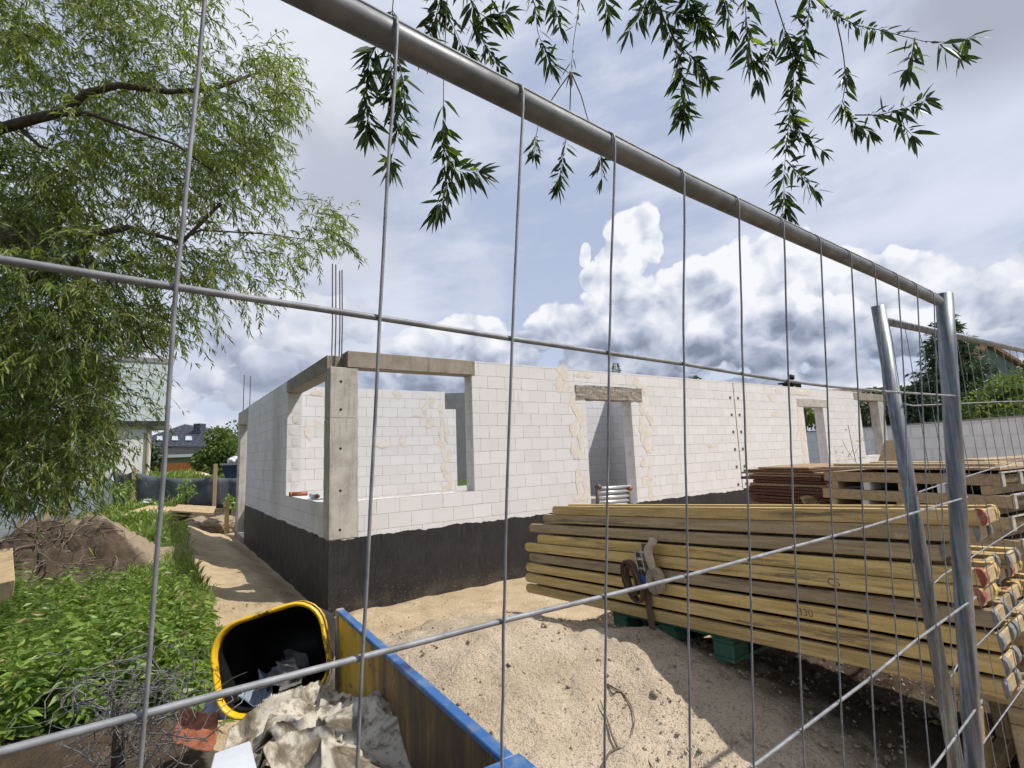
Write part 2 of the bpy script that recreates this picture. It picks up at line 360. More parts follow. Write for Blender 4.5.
mLint = mat('weathered_lintel', f_lintel, .9)
mRough = mat('rough_concrete', f_roughcon, .95); mBit = mat('bitumen', f_bitumen, .62, spec=.35)
mYellow = mat('yellow_beam', f_wood((.40, .275, .115), (.65, .475, .205), (.77, .605, .32), 1, .85), .65)
mGreyWood = mat('greyed_beam', f_wood((.28, .21, .13), (.43, .335, .215), (.55, .445, .31), 1, .8), .75)
mPine = mat('pine_board', f_wood((.36, .27, .16), (.50, .39, .25), (.60, .49, .33), 0, .45), .7)
mPineY = mat('pine_board_long', f_wood((.33, .24, .13), (.47, .36, .22), (.57, .46, .30), 1, .5), .7)
mWeb = mat('beam_web', f_wood((.10, .075, .04), (.15, .115, .065), (.20, .16, .10), 1, .6), .8)
mPly = mat('red_plywood', f_wood((.085, .035, .022), (.13, .055, .035), (.18, .085, .055), 0, .5), .6)
mPly2 = mat('worn_plywood', f_wood((.22, .14, .09), (.33, .23, .15), (.44, .33, .23), 0, .5), .75)
mGalv = mat('galvanised_tube', f_galv, .42, .75, spec=.4)
def f_rail(g, b):
    p = pos(g); n = g.noise(p, 25, 6, .65); n2 = g.noise(p, 7, 5, .65)
    c = g.ramp(n, [(.3, (.10, .102, .105)), (.7, (.195, .20, .205))]); c = g.mix(g.ss(n2, .52, .68, 0, .5), c, (.080, .078, .074))
    g.l.new(c, b.inputs['Base Color']); b.inputs['Metallic'].default_value = .35; g.l.new(g.ss(n2, .3, .7, .42, .7), b.inputs['Roughness']); bump(g, b, n, .2, .002)
mRail = mat('worn_rail', f_rail, .5, .35)
mWire = mat('galvanised_wire', f_wire, .5, .55)
mGround = mat('ground_mix', f_ground); mSand = mat('sand', f_sand); mHeap = mat('heap_sand', f_heap); mSoil = mat('soil', f_soil)
mRust = mat('rebar_steel', f_noisy((.09, .075, .065), (.17, .14, .12), 40), .7, .4)
mRed = mat('red_cap', f_paint((.30, .075, .05), (.34, .23, .14), sc=40, lo=.45, hi=.6), .5); mGrey = mat('grey_cap', f_noisy((.13, .13, .125), (.27, .275, .265), 25), .5)
mGreenP = mat('green_pallet', f_paint((.045, .13, .08), (.10, .16, .11), (.22, .18, .12), sc=18), .7)
mBlue = mat('blue_paint', f_paint((.028, .105, .28), (.12, .19, .29), (.18, .15, .13), sc=18, lo=.46, hi=.66), .4)
def f_skipin(g, b):
    p = objc(g); x, y, z = g.xyz(p); n = g.noise(g.vm('MULTIPLY', p, (3, 3, .6)), 4, 7, .7); n2 = g.noise(p, 22, 6, .7); n3 = g.noise(g.vm('MULTIPLY', p, (12, 12, .9)), 5, 5, .7)
    c = g.ramp(g.m('ADD', g.m('MULTIPLY', n, .7), g.m('MULTIPLY', g.ss(y, 1.8, 2.55), .30)), [(.30, (.085, .058, .036)), (.44, (.20, .125, .05)), (.56, (.46, .29, .04)), (.75, (.60, .41, .05))])
    c = g.mix(g.ss(n2, .55, .68, 0, .85), c, (.075, .048, .032)); c = g.mix(g.ss(n3, .62, .72, 0, .7), c, (.40, .36, .30))
    g.l.new(c, b.inputs['Base Color']); bump(g, b, g.m('ADD', n2, n3), .4, .006)
mSkipIn = mat('worn_yellow_steel', f_skipin, .55)
mYel = mat('yellow_plastic', f_paint((.78, .47, .012), (.02, .018, .014), (.015, .014, .012), sc=5, lo=.53, hi=.56), .38, spec=.5)
mBlack = mat('black_plastic', f_noisy((.006, .006, .006), (.016, .015, .014), 15), .5)
mTarp = mat('dirty_white_tarp', f_tarp, .55)
mWhiteP = mat('white_panel', f_noisy((.50, .52, .54), (.62, .64, .66), 6), .5)
mOrangeP = mat('orange_plastic', f_noisy((.22, .065, .03), (.44, .16, .085), 14), .4)
mBag = mat('dark_bag', f_noisy((.03, .03, .032), (.14, .13, .12), 16, .6, .02), .4)
mBlueBag = mat('blue_grey_film', f_noisy((.16, .20, .28), (.36, .40, .46), 14, .5, .02), .4)
mFabric = mat('grey_fabric', f_noisy((.075, .085, .10), (.14, .155, .175), 3, .3, .02), .75)
mPost = mat('weathered_post', f_wood((.30, .23, .14), (.42, .33, .21), (.52, .42, .28), 2, .4), .8)
mBark = mat('bark', f_noisy((.045, .034, .026), (.11, .088, .068), 18, 1.0, .03), .9)
mTwig = mat('twig', f_noisy((.09, .075, .04), (.17, .14, .075), 25), .8)
mRoot = mat('dry_root', f_noisy((.10, .075, .055), (.24, .19, .14), 25), .85)
mStrap = mat('tan_webbing', f_noisy((.34, .265, .185), (.54, .44, .33), 60, .4, .003), .85)
mStrapD = mat('brown_webbing', f_noisy((.10, .065, .04), (.18, .12, .075), 60, .4, .003), .85)
mSteel = mat('steel_part', f_noisy((.35, .35, .35), (.55, .55, .54), 30), .35, .8)
mBluePl = mat('blue_plastic', f_noisy((.015, .055, .16), (.03, .09, .24), 10), .45)
mWhiteRen = mat('white_render', f_noisy((.62, .61, .58), (.72, .70, .67), 2), .9)
mGreyRen = mat('grey_render', f_noisy((.24, .235, .23), (.32, .31, .30), 2), .9)
mSiding = mat('pale_siding', f_siding, .6)
mDarkRoof = mat('dark_roof', f_tiles((.062, .066, .088), (.080, .084, .108), 2.0), .6)
mBrownRoof = mat('brown_roof', f_tiles((.15, .085, .07), (.20, .12, .10), 2.6), .8)
mOrangeRoof = mat('orange_roof', f_tiles((.45, .22, .13), (.52, .29, .18), 3.3), .8)
mGlass = mat('sky_window', f_noisy((.42, .46, .52), (.60, .63, .66), 3), .12, spec=.6)
mDark = mat('dark_opening', f_noisy((.02, .02, .02), (.05, .048, .045), 6), .7)
mOrangeF = mat('orange_boards', f_wood((.38, .12, .03), (.50, .18, .05), (.58, .24, .08), 2, .3), .7)
mGreyWall = mat('grey_blockwork', f_tiles((.70, .70, .71), (.74, .74, .74), 1.6, .90) if True else f_tiles((.44, .44, .445), (.50, .50, .50), 1.6, .80), .9)
mGable = mat('green_grey_siding', f_noisy((.15, .19, .17), (.20, .24, .22), 3), .7)
mHull = mat('navy_paint', f_noisy((.012, .02, .06), (.03, .04, .10), 3), .35)
mMark = mat('dark_stamp', f_noisy((.12, .09, .05), (.26, .20, .11), 90), .9)
mAlu = mat('aluminium', f_noisy((.55, .56, .57), (.72, .72, .72), 15), .35, .7)
lWill = leafmat('willow_leaf', (.09, .13, .025), (.30, .35, .085), .46)
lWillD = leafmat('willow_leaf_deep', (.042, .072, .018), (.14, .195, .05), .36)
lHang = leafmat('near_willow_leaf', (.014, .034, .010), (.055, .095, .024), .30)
lHangY = leafmat('young_willow_leaf', (.09, .14, .02), (.22, .28, .05), .45)
lWeed = leafmat('weed_leaf', (.08, .15, .025), (.30, .41, .10), .40)
lGrass = leafmat('grass_blade', (.08, .135, .022), (.28, .35, .09), .38)
lConif = leafmat('conifer_needles', (.024, .05, .03), (.10, .15, .08), .2)
lBush = leafmat('bush_leaf', (.05, .085, .018), (.18, .235, .06), .35)
lDark = leafmat('dark_tree_leaf', (.018, .034, .012), (.05, .08, .025), .2)

# ------------------------------------------------------------------ mesh helpers
class MB:
    def __init__(s): s.v = []; s.f = []; s.mi = []; s.cur = 0
    def add(s, vs, fs):
        o = len(s.v); s.v.extend([tuple(map(float, a)) for a in vs]); s.f.extend([tuple(i+o for i in q) for q in fs]); s.mi.extend([s.cur]*len(fs))
    def frame(s, o, a, b, c):                       # box from corner o and three edge vectors
        o, a, b, c = [np.array(t, float) for t in (o, a, b, c)]
        s.add([o, o+a, o+a+b, o+b, o+c, o+a+c, o+a+b+c, o+b+c], [(0, 3, 2, 1), (4, 5, 6, 7), (0, 1, 5, 4), (1, 2, 6, 5), (2, 3, 7, 6), (3, 0, 4, 7)])
    def box(s, x0, x1, y0, y1, z0, z1): s.frame((x0, y0, z0), (x1-x0, 0, 0), (0, y1-y0, 0), (0, 0, z1-z0))
    def tube(s, pts, r, n=8, cap=True):
        pts = [np.array(p, float) for p in pts]; rs = r if isinstance(r, (list, tuple, np.ndarray)) else [r]*len(pts)
        up = None; rings = []
        for i, p in enumerate(pts):
            t = pts[min(i+1, len(pts)-1)]-pts[max(i-1, 0)]; t /= (np.linalg.norm(t)+1e-9)
            if up is None:
                up = np.cross(t, (0.0, 0, 1.0) if abs(t[2]) < .9 else (1.0, 0, 0))
            u = up-t*np.dot(up, t); u /= (np.linalg.norm(u)+1e-9); up = u; w = np.cross(t, u)
            rings.append([p+rs[i]*(math.cos(2*math.pi*k/n)*u+math.sin(2*math.pi*k/n)*w) for k in range(n)])
        vs = [q for rg in rings for q in rg]; fs = []
        for i in range(len(rings)-1):
            for k in range(n): fs.append((i*n+k, i*n+(k+1) % n, (i+1)*n+(k+1) % n, (i+1)*n+k))
        if cap: fs.append(tuple(range(n-1, -1, -1))); fs.append(tuple((len(rings)-1)*n+k for k in range(n)))
        s.add(vs, fs)
    def loft(s, rings, cap0=True, cap1=True):
        n = len(rings[0]); vs = [q for r in rings for q in r]; fs = []
        for i in range(len(rings)-1):
            for k in range(n): fs.append((i*n+k, i*n+(k+1) % n, (i+1)*n+(k+1) % n, (i+1)*n+k))
        if cap0: fs.append(tuple(range(n-1, -1, -1)))
        if cap1: fs.append(tuple((len(rings)-1)*n+k for k in range(n)))
        s.add(vs, fs)
    def prism(s, poly, ext):                        # planar polygon pushed along ext
        poly = [np.array(p, float) for p in poly]; e = np.array(ext, float); s.loft([poly, [p+e for p in poly]])
    def build(s, name, mats, parent=None, smooth=False, bevel=0.0, origin=None, seg=1):
        me = bpy.data.meshes.new(name)
        vs = s.v
        if origin is not None: vs = [(a-origin[0], b-origin[1], c-origin[2]) for a, b, c in vs]
        me.from_pydata(vs, [], s.f); ms = mats if isinstance(mats, (list, tuple)) else [mats]
        for m in ms: me.materials.append(m)
        if len(ms) > 1: me.polygons.foreach_set('material_index', s.mi)
        bm = bmesh.new(); bm.from_mesh(me); bmesh.ops.recalc_face_normals(bm, faces=bm.faces); bm.to_mesh(me); bm.free()
        if smooth: me.polygons.foreach_set('use_smooth', [True]*len(me.polygons))
        o = bpy.data.objects.new(name, me); COL.objects.link(o)
        if origin is not None: o.location = origin
        if parent is not None:
            o.parent = parent
            o.matrix_parent_inverse = Matrix.Identity(4)
            if parent.type == 'EMPTY' or True:
                o.location = Vector(o.location)-world_loc(parent) if origin is not None else -world_loc(parent)
        if bevel > 0:
            b = o.modifiers.new('bevel', 'BEVEL'); b.width = bevel; b.segments = seg; b.limit_method = 'ANGLE'; b.angle_limit = rad(40)
        return o
def world_loc(o):
    v = Vector(o.location)
    while o.parent: o = o.parent; v += Vector(o.location)
    return v
def tag(o, label=None, cat=None, group=None, kind=None):
    if label: o['label'] = label
    if cat: o['category'] = cat
    if group: o['group'] = group
    if kind: o['kind'] = kind
    elif label: o['kind'] = 'thing'
    return o
def thing(name, label, cat, loc=(0, 0, 0), group=None):
    o = bpy.data.objects.new(name, None); COL.objects.link(o); o.location = [float(v) for v in loc]; o.empty_display_size = .2
    return tag(o, label, cat, group)
def raw(name, v, f, m, parent=None, smooth=False, mi=None):
    me = bpy.data.meshes.new(name); me.from_pydata(np.asarray(v).tolist(), [], f if isinstance(f, list) else np.asarray(f).tolist())
    for q in (m if isinstance(m, (list, tuple)) else [m]): me.materials.append(q)
    if mi is not None: me.polygons.foreach_set('material_index', np.asarray(mi, dtype=np.int32))
    if smooth: me.polygons.foreach_set('use_smooth', [True]*len(me.polygons))
    o = bpy.data.objects.new(name, me); COL.objects.link(o)
    if parent is not None: o.parent = parent; o.location = -world_loc(parent)
    return o
def unit(a): a = np.asarray(a, float); return a/(np.linalg.norm(a, axis=-1, keepdims=True)+1e-9)
def leaves(P, D, L, Wd, droop=.0, rich=False):
    """flat lanceolate leaves folded along the midrib: arrays of base, direction, length, width"""
    n = len(P); D = unit(D); rv = RNG.normal(size=(n, 3)); rv[:, 2] += .9
    S = unit(np.cross(D, rv)); N = unit(np.cross(S, D)); L = np.broadcast_to(L, n)[:, None]; Wd = np.broadcast_to(Wd, n)[:, None]
    dz = np.array([0, 0, -1.0])
    def mid(t): return P+D*L*t+dz*(L*droop*t*t)
    if not rich:
        V = np.stack([P, mid(.42)+S*Wd*.5+N*Wd*.18, mid(1.0), mid(.42)-S*Wd*.5+N*Wd*.18], 1).reshape(-1, 3)
        b = (np.arange(n)*4)[:, None]; Fc = np.concatenate([b+np.array([0, 2, 1]), b+np.array([0, 3, 2])], 1).reshape(-1, 3)
    else:
        V = np.stack([P, mid(.33), mid(.68), mid(1.0), mid(.3)+S*Wd*.46+N*Wd*.14, mid(.64)+S*Wd*.40+N*Wd*.12, mid(.3)-S*Wd*.46+N*Wd*.14, mid(.64)-S*Wd*.40+N*Wd*.12], 1).reshape(-1, 3)
        b = (np.arange(n)*8)[:, None]
        T = [[0, 1, 4], [1, 2, 5], [1, 5, 4], [2, 3, 5], [0, 6, 1], [1, 6, 7], [1, 7, 2], [2, 7, 3]]
        Fc = np.concatenate([b+np.array(t) for t in T], 1).reshape(-1, 3)
    return V, Fc
class Leaf:                                          # collects leaf sets of several materials in one mesh
    def __init__(s): s.V = []; s.F = []; s.M = []; s.o = 0
    def add(s, V, Fc, m):
        if len(V) == 0: return
        s.V.append(V); s.F.append(Fc+s.o); s.M.append(np.full(len(Fc), m)); s.o += len(V)
    def build(s, name, mats, parent=None):
        return raw(name, np.concatenate(s.V), np.concatenate(s.F), mats, parent, False, np.concatenate(s.M))
def fbm(x, y, sc, oct=4, seed=0.0):
    out = np.zeros(len(x))
    for i in range(len(x)): out[i] = mnoise.fractal(Vector((x[i]*sc+seed, y[i]*sc-seed*.7, seed)), 1.0, 2.0, oct)
    return out
def inpoly(px, py, poly):
    c = False; n = len(poly)
    for i in range(n):
        x1, y1 = poly[i]; x2, y2 = poly[i-1]
        if (y1 > py) != (y2 > py) and px < (x2-x1)*(py-y1)/(y2-y1)+x1: c = not c
    return c

# ------------------------------------------------------------------ ground
def ground_h(x, y):
    x = np.asarray(x, float); y = np.asarray(y, float)
    right = .42*(1-sstep(2.8, 4.6, y))
    left = .42-.16*sstep(4.0, 9.0, y)+.10*sstep(14, 20, y)
    k = sstep(.9, .1, x-.06*(y-7))
    h = right*(1-k)+left*k
    strip = sstep(1.88, 1.35, x)*sstep(.0, .8, x)*sstep(6.0, 7.5, y)*sstep(17.5, 15.5, y)
    h = h+.17*strip
    h = h+1.30*np.exp(-((y-32.5)/3.6)**2)*sstep(6.0, 4.0, x)*sstep(-14, -8, x)
    far = sstep(25, 60, np.hypot(x, y)); h = h*(1-far)+.2*far
    return h
def path_edge(y): return .40+.10*np.sin(y*1.3)
def axis(lo, hi, step, far, k=1.22):
    a = list(np.arange(lo, hi+1e-6, step)); s = step; p = a[-1]
    while p < far: s *= k; p += s; a.append(p)
    s = step; p = a[0]; b = []
    while p > -far: s *= k; p -= s; b.append(p)
    return np.array(b[::-1]+a)
def build_ground():
    xs = axis(-3.5, 3.2, .06, 900); ys = axis(.5, 18.0, .07, 900)
    Xg, Yg = np.meshgrid(xs, ys); x = Xg.ravel(); y = Yg.ravel()
    z = ground_h(x, y)
    near = np.hypot(x, y) < 30
    nz = np.zeros(len(x)); idx = np.where(near)[0]; nz[idx] = fbm(x[idx], y[idx], 1.6, 4, 3.1)*.035+fbm(x[idx], y[idx], 7.0, 4, 8.0)*.020
    z = z+nz
    inside = (x > 2.3) & (x < 19.2) & (y > 7.4) & (y < 15.8); z[inside] = .2
    nx = len(xs); ny = len(ys)
    i, j = np.meshgrid(np.arange(nx-1), np.arange(ny-1)); a = (j*nx+i).ravel()
    Fc = np.stack([a, a+1, a+nx+1, a+nx], 1)
    o = raw('ground', np.stack([x, y, z], 1), Fc, mGround, None, True); tag(o, kind='structure')
    e = path_edge(y)
    sand = sstep(e-.15, e+.15, x)*sstep(17.6, 16.6, y)*sstep(-1, 0, y+1)
    sand = np.maximum(sand, sstep(1.0, 1.4, x)*sstep(17.5, 16, y)); sand *= (1-sstep(20, 26, np.hypot(x, y)))
    grass = np.where(x < e, sstep(e+.05, e-.25, x), 0)*(1-.0*y)
    soil = np.exp(-((x+1.3)/1.2)**2-((y-8.4)/1.6)**2)+np.exp(-((x+.3)/1.1)**2-((y-16.5)/2.2)**2)
    grass = np.clip(grass-soil*1.2, 0, 1)*sstep(4.1, 4.5, y); grass = np.maximum(grass, sstep(22, 30, np.hypot(x, y)))
    cl = o.data.color_attributes.new('kind', 'FLOAT_COLOR', 'POINT')
    cl.data.foreach_set('color', np.stack([sand, grass, soil*0, np.ones(len(x))], 1).ravel())
build_ground()

# ------------------------------------------------------------------ the unfinished house
def build_house():
    H = thing('unfinished_house', 'roofless white block house shell on a black tarred base, under construction', 'house', (LX, FY, 0))
    T = 3.43; T2 = 3.38
    def patches(mb, spots, y, seed):
        r = random.Random(seed); mb.cur = 1
        for (cx, cz, w, h) in spots:
            n = 30; ph = r.random()*6; sk = r.uniform(-.25, .25)
            ring = []
            for k in range(n):
                a = 2*math.pi*k/n; q_ = 1+.30*math.sin(2*a+ph)+.20*math.sin(3*a-ph*2)+.12*math.sin(6*a+ph)+r.uniform(-.10, .10)
                ring.append((cx+w*.5*q_*math.cos(a)+sk*h*.3*math.sin(a), cz+h*.5*q_*math.sin(a)))
            mb.prism([(u, y-.003-.0004*(spots.index((cx, cz, w, h)) % 9), v) for u, v in ring], (0, .005, 0))
        mb.cur = 0
    def fp(pts, y):                                  # spots read off a wall plane
        out = []
        for (px, py, w, h) in pts:
            q = at_y(px, py, y); q1 = at_y(px+w, py, y); q2 = at_y(px, py+h, y)
            out.append((q[0], q[2], abs(q1[0]-q[0]), abs(q2[2]-q[2])))
        return out
    fw = MB(); y0, y1 = FY, FY+TW
    for x0, x1, z0, z1 in [(2.26, 4.06, 0, 1.40), (4.06, 6.45, 0, T), (6.45, 7.66, 0, .92), (7.66, 14.4, 0, T), (14.4, 15.5, 0, .92), (15.5, 17.9, 0, T),
                           (17.9, 19.25, 0, 1.47)]: fw.box(x0, x1, y0, y1, z0, z1)
    fw.box(6.45, 7.66, y0, y1, 3.145, T); fw.box(14.4, 15.5, y0, y1, 3.13, T)
    patches(fw, fp([(563, 372, 12, 13), (583, 375, 14, 7), (562, 386, 12, 17), (573, 402, 7, 15), (580, 416, 8, 20), (574, 428, 8, 14), (581, 440, 7, 22), (576, 452, 8, 18),
                    (578, 478, 6, 18), (586, 485, 7, 20), (581, 497, 11, 11), (637, 383, 8, 9), (643, 390, 7, 8), (642, 407, 6, 14), (650, 419, 5, 14), (644, 431, 9, 24), (648, 447, 8, 14),
                    (643, 463, 4, 10), (650, 473, 5, 14), (651, 494, 6, 14), (645, 481, 6, 10), (771, 397, 6, 7), (775, 414, 8, 5), (712, 445, 9, 5), (780, 390, 6, 8),
                    (793, 391, 7, 8), (803, 393, 14, 5), (799, 415, 5, 24), (802, 432, 6, 20), (804, 448, 5, 14), (806, 462, 5, 12)], FY), FY, 5)
    fw.build('front_wall', [mBlock, mPatch], H)
    sw = MB(); x0, x1 = LX, LX+TW
    for a, b_, z0, z1 in [(7.23, 9.66, 0, 1.385), (9.66, 14.45, 0, T2), (14.45, 15.75, 0, .13)]: sw.box(x0, x1, a, b_, z0, z1)
    o = sw.build('side_wall', mBlock, H)
    iw = MB(); iw.box(LX+TW, 5.31, 10.32, 10.56, .9, T2); iw.box(5.31, 5.58, 10.32, 10.56, .9, 2.99)
    patches(iw, fp([(397, 395, 8, 9), (429, 398, 8, 4), (432, 403, 5, 10), (425, 409, 4, 13), (441, 410, 5, 14), (417, 416, 7, 3), (430, 423, 9, 8), (442, 427, 6, 15), (447, 434, 6, 11),
                    (442, 446, 6, 14), (448, 456, 7, 14), (444, 467, 5, 10), (449, 478, 8, 16), (446, 489, 9, 9), (402, 441, 7, 9), (381, 446, 12, 4), (318, 393, 10, 7), (308, 432, 8, 12), (318, 424, 7, 9)], 10.32), 10.32, 9)
    iw.build('inner_wall', [mBlock, mPatch], H)
    iw = MB(); iw.box(8.2, 9.6, 9.5, 9.74, .9, T2); iw.box(9.6, 9.84, 7.2, 9.74, .9, T2); iw.build('inner_wall', mBlock, H)
    iw = MB(); iw.box(14.0, 17.0, 9.2, 9.44, .9, 1.75); iw.build('inner_wall', mBlock, H)
    fl = MB(); fl.box(LX+TW+.005, 19.2, FY+TW+.005, 16.0, .3, .905); fl.build('floor_slab', mCon, H)
    # tar coat with a ragged top edge
    def coat(name, p0, p1, ztop, nrm, seed, zb=-.3):
        r = random.Random(seed); p0 = np.array(p0, float); p1 = np.array(p1, float); L = np.linalg.norm(p1-p0); n = int(L/.035); d = (p1-p0)/n
        vs = []; fs = []; e = np.array(nrm)*.006; k = 0.0
        for i in range(n+1):
            k = k*.62+r.uniform(-.011, .011)
            zt = ztop+.004*math.sin(i*.21+seed)+k
            p = p0+d*i
            vs += [(p[0]+e[0], p[1]+e[1], zb), (p[0]+e[0], p[1]+e[1], zt), (p[0]-e[0]*.2, p[1]-e[1]*.2, zt+.002)]
        for i in range(n):
            a = i*3; fs += [(a, a+3, a+4, a+1), (a+1, a+4, a+5, a+2)]
        m = MB(); m.add(vs, fs); m.build(name, mBit, H)
    coat('tar_coat', (LX-.004, FY, 0), (17.0, FY, 0), .925, (0, -1, 0), 3)
    coat('tar_coat', (LX, FY-.004, 0), (LX, 14.46, 0), .935, (-1, 0, 0), 4)
    st = MB(); st.box(LX-.012, LX+.002, 14.465, 16.2, -.3, .14); st.build('door_step', mRough, H)
    # concrete columns, beams and lintels
    c = MB(); c.box(LX-.004, 2.255, FY-.004, 7.225, .93, 2.50); c.box(LX-.002, 2.252, FY-.002, 7.222, 2.505, 3.195); c.box(LX-.002, 2.254, FY-.002, 7.224, 0, .925)
    o = c.build('corner_column', mCon, H, bevel=.006)
    for z in (1.05, 1.55, 2.1, 2.62, 3.0):
        q = MB(); q.tube([(2.02, FY-.007, z), (2.02, FY+.01, z)], .018, 10); q.build('tie_hole', mDark, o)
    bmx = MB(); bmx.box(2.10, 4.12, FY-.012, FY+TW, 3.20, T); bmx.build('window_lintel', mLint, H, bevel=.008)
    bmx = MB(); bmx.box(LX-.010, LX+TW, FY+.16, 9.70, 3.16, T2); bmx.build('window_lintel', mLint, H, bevel=.008)
    bmx = MB(); bmx.box(6.22, 7.98, FY-.02, FY+TW, 2.885, 3.14); lo = bmx.build('door_lintel', mRough, H)
    sd = lo.modifiers.new('s', 'SUBSURF'); sd.subdivision_type = 'SIMPLE'; sd.levels = sd.render_levels = 4
    tx = bpy.data.textures.new('lump', 'CLOUDS'); tx.noise_scale = .12
    dm = lo.modifiers.new('d', 'DISPLACE'); dm.texture = tx; dm.strength = .045; dm.mid_level = .6
    bmx = MB(); bmx.box(14.1, 15.75, FY-.012, FY+TW, 2.91, 3.125); bmx.build('door_lintel', mCon, H, bevel=.008)
    bmx = MB(); bmx.box(17.55, 19.74, FY-.010, FY+TW, 3.19, T-.02); bmx.build('window_lintel', mLint, H, bevel=.008)
    bmx = MB(); bmx.box(19.25, 19.70, FY-.004, FY+.245, 0, 3.185); bmx.build('corner_column', mCon, H, bevel=.008)
    bmx = MB(); bmx.box(LX-.008, LX+TW, 14.43, 16.22, 3.0, T2-.02); bmx.build('door_lintel', mCon, H, bevel=.008)
    bmx = MB(); bmx.box(LX-.004, LX+.30, 15.75, 16.2, .14, 2.995); bmx.build('door_column', mCon, H, bevel=.008)
    # block ends with their grip pockets showing in the jambs
    def jamb(px0, px1, py0, py1, axis_, z0, z1):
        m = MB(); k = 0; z = z0
        while z < z1-.1:
            a = .30 if k % 2 else .62; w = .18 if k % 2 else .26
            if axis_ == 'y': m.box(px0, px1, py0+(py1-py0)*(a-w), py0+(py1-py0)*(a+w*.6), z+.03, z+.165)
            else: m.box(px0+(px1-px0)*(a-w), px0+(px1-px0)*(a+w*.6), py0, py1, z+.03, z+.165)
            z += .2; k += 1
        m.build('block_pockets', mat('pocket', f_noisy((.56, .53, .49), (.66, .63, .60), 12), .9), H)
    jamb(7.656, 7.67, FY, FY+TW, 'y', .94, 2.9); jamb(4.056, 4.07, FY, FY+TW, 'y', 1.42, 3.2); jamb(LX, LX+TW, 9.656, 9.67, 'x', 1.40, 3.15); jamb(15.496, 15.51, FY, FY+TW, 'y', .94, 2.9)
    # the joint of two wall runs with its row of metal ties
    jn = MB(); jn.box(11.18, 11.20, FY-.004, FY+.002, .95, T-.02); jn.build('wall_joint', mRust, H)
    for z in np.arange(1.05, 3.4, .4):
        for s in (-.16, .16):
            q = MB(); q.box(11.19+s-.035, 11.19+s+.035, FY-.006, FY+.002, z-.03, z+.03); q.tube([(11.19+s, FY-.012, z), (11.19+s, FY, z)], .012, 8); q.build('wall_tie', mRust, H)
    # starter bars
    for (bx, by, top) in [(1.955, 7.02, 4.66), (2.045, 7.03, 4.60), (1.95, 7.17, 4.72), (2.05, 7.16, 4.63)]:
        q = MB(); q.tube([(bx, by, 3.18), (bx+.01, by, 3.8), (bx+.004, by+.01, top)], .0085, 6); q.build('rebar', mRust, H)
    for (bx, by, top) in [(1.96, 16.0, 4.42), (2.1, 15.85, 4.38)]:
        q = MB(); q.tube([(bx, by, 3.3), (bx, by, top)], .011, 6); q.build('rebar', mRust, H)
    for px in (888, 893, 897):
        p = at_y(px, 388, FY+.2); q = MB(); q.tube([(p[0], p[1], 3.1), (p[0]-.05, p[1], 4.15)], .012, 6); q.build('rebar', mRust, H)
    # pieces left on the sill of the side window
    p = at_x(297, 498, LX+.10); m = MB(); m.tube([(p[0]-.10, p[1]-.05, 1.42), (p[0]+.13, p[1]-.15, 1.42)], .034, 12); m.tube([(p[0]-.13, p[1]-.04, 1.42), (p[0]-.085, p[1]-.06, 1.42)], .041, 12)
    tag(m.build('drain_pipe', mOrangeP, None, True), 'short orange drain pipe lying on the ledge of the side window', 'pipe')
    t = thing('sealant_bottle', 'small white bottle with orange cap lying on the side window ledge', 'bottle', (2.0, 8.25, 1.388))
    m = MB(); m.tube([(2.0, 8.4, 1.425), (2.02, 8.15, 1.425)], .036, 12); m.build('body', mWhiteP, t, True)
    m = MB(); m.tube([(2.021, 8.145, 1.425), (2.025, 8.07, 1.425)], [.036, .022], 12); m.build('cap', mOrangeP, t, True)
build_house()

# ------------------------------------------------------------------ sand heap in front of the house
BD = unit(ray(131, 503)); B0 = at_d(526, 592, 4.2)     # beam stack: direction of the beams (away) and near lower corner of the far end
BN = unit(np.cross(BD, (0, 0, 1.0)))                 # towards the back of the stack (+x)
BU = unit(np.cross(BN, BD))
def heap_h(x, y):
    base = .56-.08*sstep(1.4, .4, y)*sstep(1.5, 2.5, x)
    h = base+.29*np.exp(-((x-1.75)/.95)**2-((y-3.05)/.80)**2)+.24*np.exp(-((x-2.45)/.62)**2-((y-2.1)/.66)**2)+.05*np.exp(-((x-1.3)/.5)**2-((y-2.4)/.6)**2)
    far_ = (x-2.4)*.87+(y-3.0)*.49                    # steep cut on the house side of the crest
    kf = sstep(.08, .50, far_)*sstep(2.35, 2.95, y); h = h*(1-kf)+.36*kf
    edge = sstep(4.75, 3.65, y+.12*np.sin(x*3))*sstep(.55, 1.0, x)
    return h*edge-.06*(1-edge)
